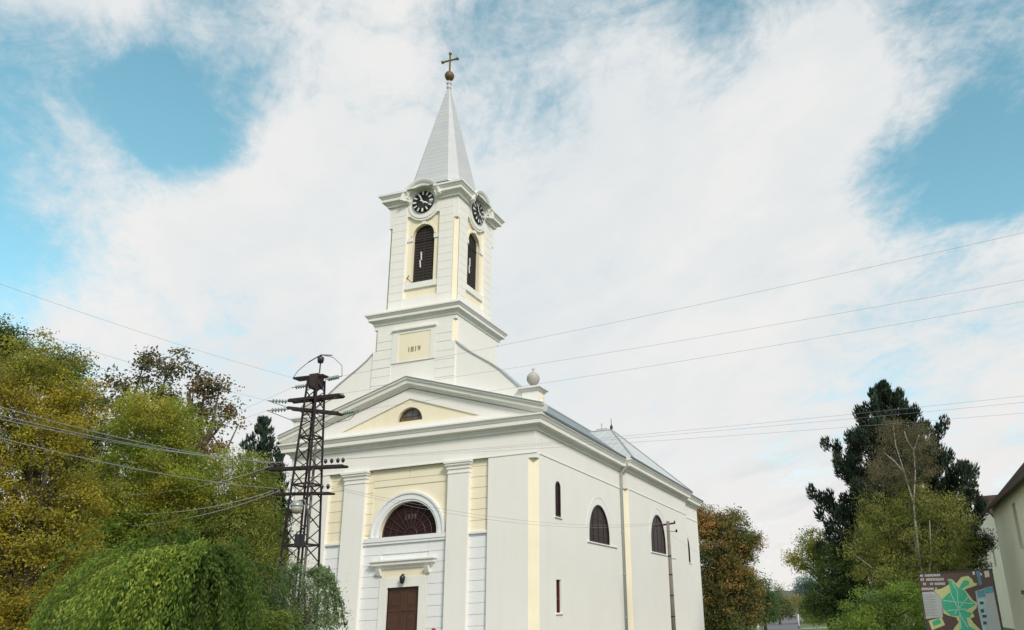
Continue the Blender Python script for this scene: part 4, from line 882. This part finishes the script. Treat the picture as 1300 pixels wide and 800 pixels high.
MB().box(PL.x+.22,PL.x+.46,PL.y-.60,PL.y-.42,5.1,5.5).build('housing', simple('box_paint',(.022,.022,.028),.5), tb); MB().box(PL.x+.24,PL.x+.44,PL.y-.62,PL.y-.601,5.13,5.47).build('door', simple('box_door',(.03,.03,.036),.4), tb)

def wire(label, a, b, sag, r=.0036, n=28, name='power_line', group='overhead wires'):
    a, b = Vector(a), Vector(b); pts = [a.lerp(b, i/n)-Vector((0,0,4*sag*(i/n)*(1-i/n))) for i in range(n+1)]
    mid = a.lerp(b,.5); o = MB().tube(pts, r, 5, False).build(name, M_WIRE); tag(o, label, 'wire', group); return o
def through(a, px, py, z, ext):
    d = raydir(px, py); q = CAMLOC+d*((z-CAMLOC.z)/d.z); return Vector(a)+(q-Vector(a))*ext
# to the right, across the church front
X = lambda dx, dy, z: Vector((PL.x+dx, PL.y+dy, z))
for lb, k, px, py, z in (('uppermost high wire, crossing the tower foot and climbing to the right','r1',1300,284,10.75),('middle high wire, passing above the attic ball and climbing to the right','r2',1300,345,10.3),('lowest of the three high wires, passing close over the attic ball','r3',1300,372,9.7)):
    wire(lb, ENDS[k], through(ENDS[k], px, py, z, 1.5), .25)
for lb, dx, z, px, py, zz in (('upper low wire running right across the pine top',.95,7.95,1300,494,7.95),('low wire hanging just under the upper one across the pine top',.75,7.95,1300,502,7.85),('separate lower wire running right across the pine below its twins',.55,7.95,1300,516,7.75)):
    a = X(dx, .24*dx, z); wire(lb, a, through(a, px, py, zz, 1.5), .22)
# to the left, towards the near left
wire('highest wire at the left edge, slanting down to the second arm of the pole', ENDS['l1'], through(ENDS['l1'],0,398,10.3,1.4), .2)
wire('faint steep wire above the brown tree, ending at the pole head', X(-.9,.1,10.95), through(X(-.9,.1,10.95),0,352,11.2,1.4), .2)
wire('thin wire reaching the pole head from the far left, behind the brown tree', ENDS['l3'], Vector((-45,6,9.4)), .3)
wire('thin wire reaching the third arm of the pole from the far left', ENDS['l2'], Vector((-45,2,9.3)), .3)
for lb, dx, z, py, zz in (('upper of the bundled wires across the yellow tree',-1.3,7.95,503,7.9),('middle of the bundled wires across the yellow tree',-1.1,7.95,514,7.8),('lower of the bundled wires across the yellow tree',-.9,7.95,519,7.75),('single wire below the bundle across the yellow tree',-1.0,7.1,542,7.1)):
    a = X(dx, .24*dx, z); wire(lb, a, through(a, 0, py, zz, 1.35), .3, .012)
for lb, dx, z, py in (('upper wire over the light green tree left of the pole',-1.1,7.9,622),('middle wire over the light green tree left of the pole',-1.0,7.05,647),('lower wire over the light green tree left of the pole',-.8,7.05,662)):
    a = X(dx,.24*dx,z); wire(lb, a, at(165,py+6,28.8), .2, .010)

def wood_pole():
    p = at(855.4,799,45); p = Vector((10.75,9.58,0)); t = thing('utility_pole', p, 'slim grey utility pole with one crossarm against the church side wall', 'utility pole')
    MB().tube([p, p+Vector((0,0,7.55))], [.13,.085], 10).build('shaft', M_WOOD, t)
    MB().bar(p+Vector((-.75,-.12,7.32)), p+Vector((.42,.06,7.42)), .07, .09).build('crossarm', M_IRON, t)
    for x in (-.7,.38): MB().lathe([(.015,0),(.04,.04),(.05,.1),(.02,.16)], tuple(p+Vector((x,.15*x,7.40))), 8).build('pin_insulator', M_PORC, t)
    m = MB().bar(p+Vector((0,0,7.0)), p+Vector((.45,.1,6.95)), .03); m.lathe([(.02,0),(.06,.03),(.06,.14),(.02,.18)], tuple(p+Vector((.45,.1,6.9))), 8); m.build('bracket', M_IRON, t)
    b = MB()
    for z in (1.2,2.4,3.5,4.6,5.6): b.lathe([(.135-.006*z,z),(.14-.006*z,z+.01),(.14-.006*z,z+.06),(.135-.006*z,z+.07)], (p.x,p.y,0), 10)
    b.build('clamp_band', M_IRON, t); MB().bar(p+Vector((0,-.02,5.5)), p+Vector((.35,.02,5.45)), .03).build('step_bracket', M_IRON, t)
    return p
WP = wood_pole()
wire('thin service wire from the lattice pole across the yellow front to the grey utility pole', X(.7,.17,7.1), WP+Vector((-.7,-.1,7.5)), .55, .005)
wire('second service wire from the lattice pole, sagging across the church side wall', X(.5,.12,7.1), WP+Vector((.38,.06,7.5)), .75, .005)
wire('wire leaving the grey utility pole along the church side', WP+Vector((-.7,-.1,7.5)), Vector((6.0,62,7.6)), .7, .005)

# ------------------------------------------------------------------ map board
def board():
    A, B_ = at(1167,730,25), at(1258.5,722.5,25); A.z = B_.z = (A.z+B_.z)/2; top = A.z; bot = 1.0
    ax = (B_-A); Wd = ax.length; ax.normalize(); nrm = Vector((ax.y,-ax.x,0)); O = A.copy(); O.z = 0
    base = O+ax*Wd*.5; t = thing('map_board', base, 'large outdoor map board with a green street plan on brown ground', 'notice board')
    H_ = top-bot
    xf = lambda p: O+ax*p.x*Wd-nrm*p.y+Vector((0,0,top-p.z*H_))       # x 0..1 across, z 0..1 downwards, y metres behind
    brown = simple('board_brown',(.11,.06,.045),.5); paper = simple('board_text_panel',(.46,.46,.45),.5,0,.06,30)
    MB(xf).box(0,1,0,.04,0,1).build('panel', brown, t)
    fr = MB(xf); fr.box(-.012,0,-.02,.06,-.012,1.012); fr.box(1,1.012,-.02,.06,-.012,1.012); fr.box(0,1,-.02,.06,-.012,0); fr.box(0,1,-.02,.06,1,1.012); fr.build('frame', simple('board_frame',(.05,.045,.04),.5), t)
    for x in (.04,.96): MB(xf).box(x-.02,x+.02,.06,.14,.02,top/H_).build('post', M_IRON, t)
    def flat(name, polys, m, y):
        mb = MB(xf)
        for p in polys: mb.slab('y', -y-.004, -.001, p)
        return mb.build(name, m, t)
    s = lambda pts: [((x-1167)/91.5, (yy-730+.085*(x-1167))/76) for x, yy in pts]
    def zz(pts):  # photo zoom (9.286x of 1160..1300,715..) -> board coordinates
        out = []
        for X_, Y_ in pts:
            px, py = 1160+X_/9.286, 715+Y_/9.286
            d = raydir(px, py); q = CAMLOC+d*((O-CAMLOC).dot(nrm)/d.dot(nrm)); out.append(((q-O).dot(ax)/Wd, (top-q.z)/H_))
        return out
    flat('text_panel', [zz([(92,345),(240,335),(330,420),(345,640),(250,645),(130,660)])], paper, .002)
    flat('photo_panel', [zz([(725,330),(930,270),(1030,780),(1045,860),(830,870),(760,560)])], paper, .002)
    fine = []
    for k_ in range(14):
        y_ = 370+k_*19; fine.append(zz([(108+k_*2.6,y_),(225+(k_*37)%70,y_-3),(225+(k_*37)%70,y_+4),(108+k_*2.6,y_+7)]))
    flat('text_lines', fine, simple('board_print',(.27,.27,.27),.6), .004)
    land = simple('map_cream',(.58,.58,.26),.5,0,.12,14)
    flat('map_outline', [zz([(235,320),(330,300),(420,250),(400,190),(450,190),(500,240),(560,165),(640,150),(690,190),(705,230),(750,240),(740,262),(660,290),(600,310),(700,440),(750,470),(740,530),(690,580),(720,630),(670,650),(700,700),(800,800),(830,900),(420,900),(480,760),(530,700),(500,640),(410,620),(350,590),(330,420)]),
        zz([(175,680),(330,640),(370,730),(215,790)])], land, .006)
    green = simple('map_green',(.06,.42,.25),.5,0,.35,22)
    flat('map_area', [zz([(405,200),(440,195),(530,300),(590,200),(650,205),(655,250),(560,310),(600,320),(660,430),(735,490),(700,510),(600,560),(690,590),(660,640),(620,640),(650,740),(760,800),(790,900),(500,900),(560,740),(530,620),(440,620),(350,540),(330,430),(440,330)]), zz([(215,690),(300,650),(325,705),(240,745)])], green, .010)
    line = simple('map_streets',(.35,.66,.52),.5)
    ln = []
    for a, b in (((510,330),(560,780)),((350,440),(700,480)),((430,340),(560,620)),((640,400),(480,600)),((400,560),(620,540)),((540,600),(640,760)),((450,230),(515,330))):
        a, b = Vector((*a,0)), Vector((*b,0)); d = (b-a).normalized(); n = Vector((-d.y,d.x,0))*5; ln.append(zz([(a+n)[:2],(b+n)[:2],(b-n)[:2],(a-n)[:2]]))
    flat('map_street', ln, line, .014)
    white = simple('board_lettering',(.62,.62,.61),.5)
    rows = []; rr = random.Random(3)
    for r_, (y0, x0, x1) in enumerate(((130,75,310),(180,82,345),(232,88,372),(290,92,270))):
        x = x0
        while x < x1:
            w = rr.uniform(13,20)
            if rr.random() > .12:
                yo = y0-(x-x0)*.02
                rows.append(zz([(x,yo),(x+w*.3,yo),(x+w*.3,yo+30),(x,yo+30)])); rows.append(zz([(x+w*.3,yo+(0,11,24)[rr.randrange(3)]),(x+w,yo+3),(x+w,yo+12),(x+w*.3,yo+13)]) if False else zz([(x+w*.55,yo),(x+w*.85,yo),(x+w*.85,yo+30),(x+w*.55,yo+30)]))
                yb = yo+rr.choice((0,11,22)); rows.append(zz([(x+w*.31,yb),(x+w*.54,yb),(x+w*.54,yb+8),(x+w*.31,yb+8)]))
            x += w*1.18
    flat('heading', rows, white, .004)
    blue = simple('photo_blue',(.10,.30,.36),.4,0,.5,18); pale = simple('photo_pale',(.42,.55,.58),.4,0,.4,12)
    flat('small_photo', [zz([(740,330),(830,310),(850,390),(755,405)]), zz([(830,290),(930,268),(940,345),(850,360)])], blue, .008)
    flat('small_photo', [zz([(750,430),(850,415),(850,870),(835,870)])], pale, .006)
    pd = simple('photo_dark',(.03,.07,.08),.4,0,.4,20)
    for q in ([(775,455),(820,450),(828,482),(785,488)],[(785,545),(825,540),(832,580),(795,585)],[(800,615),(855,605),(862,640),(815,645)],[(815,690),(855,685),(862,720),(822,725)]): flat('small_photo', [zz(q)], pd, .012)
    flat('emblem', [zz([(730,90),(775,85),(790,170),(810,250),(770,265),(750,180)])], simple('emblem_blue',(.10,.22,.30),.4,0,.5,30), .006)
    flat('emblem', [zz([(690,100),(715,95),(722,135),(698,140)]),zz([(785,110),(805,130),(800,150),(782,135)])], white, .006)
    flat('emblem', [zz([(828,95),(885,88),(895,160),(842,170)])], simple('emblem_cream',(.62,.62,.40),.5,0,.2,30), .006)
board()

# ------------------------------------------------------------------ triangular warning sign
def sign():
    tip = at(550.5,794,16); b = Vector((tip.x,tip.y,0)); t = thing('warning_sign', b, 'red-edged triangular road sign whose tip shows before the church door', 'road sign')
    d = (CAMLOC-tip); d.z = 0; d.normalize(); sx = Vector((-d.y,d.x,0)); 
    xf = lambda p: Vector((tip.x,tip.y,0))+sx*p.x-d*p.y+Vector((0,0,p.z))
    s = .9; h = s*.866; z1 = tip.z
    def tri(k, rnd_=.05):
        cx, cz = 0, z1-h*2/3; pts = []
        for an in (90,210,330):
            a = math.radians(an); c = Vector((cx+h*2/3*k*math.cos(a), cz+h*2/3*k*math.sin(a)))
            c = Vector((cx+(h*2/3*k-2*rnd_)*math.cos(a), cz+(h*2/3*k-2*rnd_)*math.sin(a)))
            pts += [(c.x+rnd_*1.0*math.cos(a+math.radians(q)), c.y+rnd_*math.sin(a+math.radians(q))) for q in (-60,-30,0,30,60)]
        return pts
    MB(xf).slab('y', -.005, .0, tri(1)).build('plate', simple('sign_red',(.42,.012,.03),.35), t)
    MB(xf).slab('y', -.009, -.0055, tri(.72,.03)).build('face', simple('sign_white',(.75,.72,.72),.35), t)
    MB(xf).tube([(0,.04,0),(0,.04,z1-.1)], .03, 8).build('post', M_STEEL, t)
sign()

# ------------------------------------------------------------------ houses on the right
def tiles():
    m, N, L, B = mat_nodes('roof_tiles')
    tc = N.new('ShaderNodeTexCoord'); mp = N.new('ShaderNodeMapping'); mp.inputs['Rotation'].default_value = (0,0,PI/2); L.new(tc.outputs['Object'], mp.inputs['Vector'])
    b = N.new('ShaderNodeTexBrick'); b.inputs['Scale'].default_value = 2.2; b.inputs['Color1'].default_value = (.15,.088,.068,1); b.inputs['Color2'].default_value = (.10,.062,.052,1); b.inputs['Mortar'].default_value = (.03,.02,.02,1); b.inputs['Mortar Size'].default_value = .03; L.new(mp.outputs[0], b.inputs['Vector'])
    n = N.new('ShaderNodeTexNoise'); n.inputs['Scale'].default_value = 1.5; n.inputs['Detail'].default_value = 6; L.new(tc.outputs['Object'], n.inputs['Vector'])
    mx = N.new('ShaderNodeMix'); mx.data_type = 'RGBA'; mx.blend_type = 'MULTIPLY'; mx.inputs[0].default_value = .7; L.new(b.outputs['Color'], mx.inputs[6]); L.new(n.outputs['Color'], mx.inputs[7])
    L.new(mx.outputs[2], B.inputs['Base Color']); B.inputs['Roughness'].default_value = .9; B.inputs['Specular IOR Level'].default_value = .1
    bp = N.new('ShaderNodeBump'); bp.inputs['Strength'].default_value = .8; bp.inputs['Distance'].default_value = .04; L.new(b.outputs['Fac'], bp.inputs['Height']); bp.invert = True; L.new(bp.outputs[0], B.inputs['Normal'])
    return m
def houses():
    mt = tiles(); wl = plaster('pale_green_render', (.90,.88,.70), stain=(.66,.64,.54), amount=.4, streak=.7); wf = simple('dark_window_recess',(.03,.04,.04),.15)
    br = simple('fascia_brown',(.07,.045,.035),.7)
    def house(label, x0, x1, y0, y1, ez, rz, wins, hip=0.0, over=.45):
        t = thing('house', ((x0+x1)/2,(y0+y1)/2,0), label, 'house'); xr = (x0+x1)/2
        w = MB(); holes = [[(a,c),(b,c),(b,d),(a,d)][::-1] for a,b,c,d in wins]
        w.slab('x', x0, x0+.35, [(y0,0),(y1,0),(y1,ez+.1),(y0,ez+.1)], holes); w.box(x1-.3,x1,y0,y1,0,ez+.1)
        for y in (y0+.001, y1-.301):
            top = [(x1-.3,ez+.1)]+([(xr,rz-.15)] if hip == 0 else [])+[(x0+.35,ez+.1)]
            w.slab('y', y, y+.3, [(x0+.351,0),(x1-.301,0)]+top)
        w.build('wall', wl, t)
        for a,b,c,d in wins:
            f = MB(); f.box(x0+.16,x0+.22,a,b,c,c+.05); f.box(x0+.16,x0+.22,a,b,d-.05,d); f.box(x0+.161,x0+.221,a,a+.05,c+.05,d-.05); f.box(x0+.161,x0+.221,b-.05,b,c+.05,d-.05)
            o = f.build('window', br, t); MB().box(x0+.23,x0+.26,a,b,c,d).build('pane', wf, o)
        r = MB(); g0, g1 = y0-over, y1+over; e0, e1 = x0-over, x1+over; sl = (rz-ez)/(xr-x0); eo = ez-sl*over
        th = .16
        if hip == 0:
            r.slab('y', g0, g1, [(e0,eo),(xr,rz),(e1,eo),(e1,eo+th),(xr,rz+th),(e0,eo+th)][::-1])
        else:
            r.add([(e0,g0,eo),(e1,g0,eo),(e1,g1,eo),(e0,g1,eo),(xr,g0,rz),(xr,g1-hip,rz)], [(0,3,5,4),(1,4,5,2),(2,5,3),(0,4,1),(0,1,2,3)])
        ro = r.build('roof', mt, t)
        g = MB().bar((e0-.06,g0,eo+.06),(e0-.06,g1,eo+.06),.12,.12); g.build('gutter', br, t)
        return t
    h1 = house('pale green house with a steep brown tiled roof at the right edge', 28.45, 38.0, -14, 14.2, 7.45, 12.15, [(6.6,7.5,4.6,6.75)])
    v = MB().box(28.40,28.46,8.6,9.5,2.62,2.80); v.build('vent', wf, h1)
    MB().box(28.41,28.46,7.6,7.9,3.12,3.18).box(28.41,28.46,6.9,7.15,3.1,3.16).build('vent', wf, h1)
    # the next house stands farther back, its ridge square to the street
    t = thing('house', (36,46,0), 'second pale green house, farther back, with its brown roof behind the first', 'house')
    x0, x1, y0, y1, ez, rz = 31.95, 43.0, 36.4, 55.6, 8.75, 11.5; ym = (y0+y1)/2
    w = MB().slab('x', x0, x0+.35, [(y0,0),(y1,0),(y1,ez),(ym,rz-.15),(y0,ez)], [[(a,c),(b,c),(b,d),(a,d)][::-1] for a,b,c,d in ((38.5,39.6,5.2,7.2),(44,45.1,5.2,7.2),(50,51.1,5.2,7.2))])
    w.box(x0+.351,x1,y0,y0+.3,0,ez).box(x0+.351,x1,y1-.3,y1,0,ez).slab('x', x1, x1+.3, [(y0,0),(y1,0),(y1,ez),(ym,rz-.15),(y0,ez)]); w.build('wall', wl, t)
    for a in (38.5,44,50):
        o = MB().box(x0+.15,x0+.22,a,a+1.1,5.2,5.26).box(x0+.15,x0+.22,a,a+1.1,7.14,7.2).box(x0+.15,x0+.22,a+.5,a+.6,5.26,7.14).build('window', br, t); MB().box(x0+.23,x0+.26,a,a+1.1,5.2,7.2).build('pane', wf, o)
    MB().slab('x', x0-.5, x1+.6, [(y0-.6,ez-.25),(ym,rz),(y1+.6,ez-.25),(y1+.6,ez-.07),(ym,rz+.18),(y0-.6,ez-.07)][::-1]).build('roof', mt, t)
    MB().bar((x0-.5,y0-.66,ez-.18),(x1+.6,y0-.66,ez-.18),.13,.13).build('gutter', br, t)
    MB().box(38,38.7,ym-.5,ym+.2,rz-.4,rz+1.0).build('chimney', simple('chimney_brick',(.20,.11,.08),.9,0,.3,6), t)
houses()

# ------------------------------------------------------------------ small things along the street
def car(label, x, y, rz, paint):
    t = thing('car', (x,y,0), label, 'car'); t.rotation_euler = (0,0,0)
    c, s = math.cos(rz), math.sin(rz); xf = lambda p: Vector((x+p.x*c-p.y*s, y+p.x*s+p.y*c, p.z))
    m = simple('car_paint_'+label.split()[0], paint, .25, .2, .05)
    bd = MB(xf); pr = [(-2.05,.35),(-2.08,.75),(-1.9,.92),(-1.35,.98),(-.75,1.42),(.75,1.46),(1.45,1.02),(2.0,.9),(2.1,.6),(2.05,.35)]
    secs = [(-.86,.93),(-.80,1.0),(.80,1.0),(.86,.93)]; vs = []; n = len(pr)
    for xx, k in secs: vs += [(xx*(.86 if z > 1.2 else 1), yy*k, z) for yy, z in pr]
    bd.add(vs, [(i+j*n,(i+1)%n+j*n,(i+1)%n+(j+1)*n,i+(j+1)*n) for j in range(3) for i in range(n)]+[tuple(range(n)),tuple(3*n+i for i in range(n))], False)
    bd.build('body', m, t)
    g = MB(xf); g.slab('x', -.845, .845, [(-1.22,1.0),(-.72,1.36),(-.05,1.38),(-.05,1.0)]).slab('x', -.846, .846, [(.03,1.0),(.03,1.38),(.72,1.38),(1.25,1.02)])
    g.add([(-.66,-1.36,1.02),(.66,-1.36,1.02),(.56,-.80,1.40),(-.56,-.80,1.40)], [(0,1,2,3)]); g.add([(-.66,1.47,1.05),(.66,1.47,1.05),(.56,.82,1.44),(-.56,.82,1.44)], [(0,1,2,3)])
    g.build('window', M_GLASS, t)
    for sx in (-1,1):
        for yy in (-1.3,1.3):
            w = MB(xf).lathe([(.15,-.1),(.31,-.1),(.33,-.05),(.33,.05),(.31,.1),(.15,.1)], (sx*.78,yy,.33), 16, 'x').build('wheel', M_BLACK, t)
            MB(xf).lathe([(.02,-.11),(.18,-.11),(.18,.11),(.02,.11)], (sx*.78,yy,.33), 12, 'x').build('rim', M_STEEL, w)
        MB(xf).box(*sorted((sx*.5,sx*.78)),-2.1,-2.04,.62,.76).build('headlight', M_WHT, t)
        MB(xf).box(*sorted((sx*.6,sx*.8)),2.02,2.10,.72,.85).build('taillight', simple('tail_red',(.35,.01,.01),.3), t)
car('dark car coming up the far end of the street', -4.3, 205, .1, (.02,.02,.025))
car('white car parked by the shrubs beyond the white post', 7.0, 122, .1, (.65,.66,.66))
def posts():
    p = at(1014,791,112); p.z = 0; t = thing('roadside_post', p, 'white-painted concrete post on the right kerb of the street', 'post')
    MB().lathe([(.10,0),(.09,1.7),(.06,1.8),(.02,1.82)], tuple(p), 8).build('shaft', M_WHT, t); MB().lathe([(.13,0),(.13,.35),(.11,.4)], tuple(p), 8).build('base', M_WOOD, t)
    p = at(962,793,91); p.z = 0; t = thing('utility_pole', p, 'wooden utility pole with a whitewashed foot beside the rusty tree', 'utility pole')
    MB().tube([p+Vector((0,0,1.7)), p+Vector((0,0,7.0))], [.13,.09], 8).build('shaft', M_WOOD, t); MB().tube([p, p+Vector((0,0,1.7))], [.15,.13], 8).build('whitewashed_foot', M_WHT, t)
    MB().bar(p+Vector((-.6,0,6.7)), p+Vector((.6,0,6.7)), .08).build('crossarm', M_IRON, t)
posts()
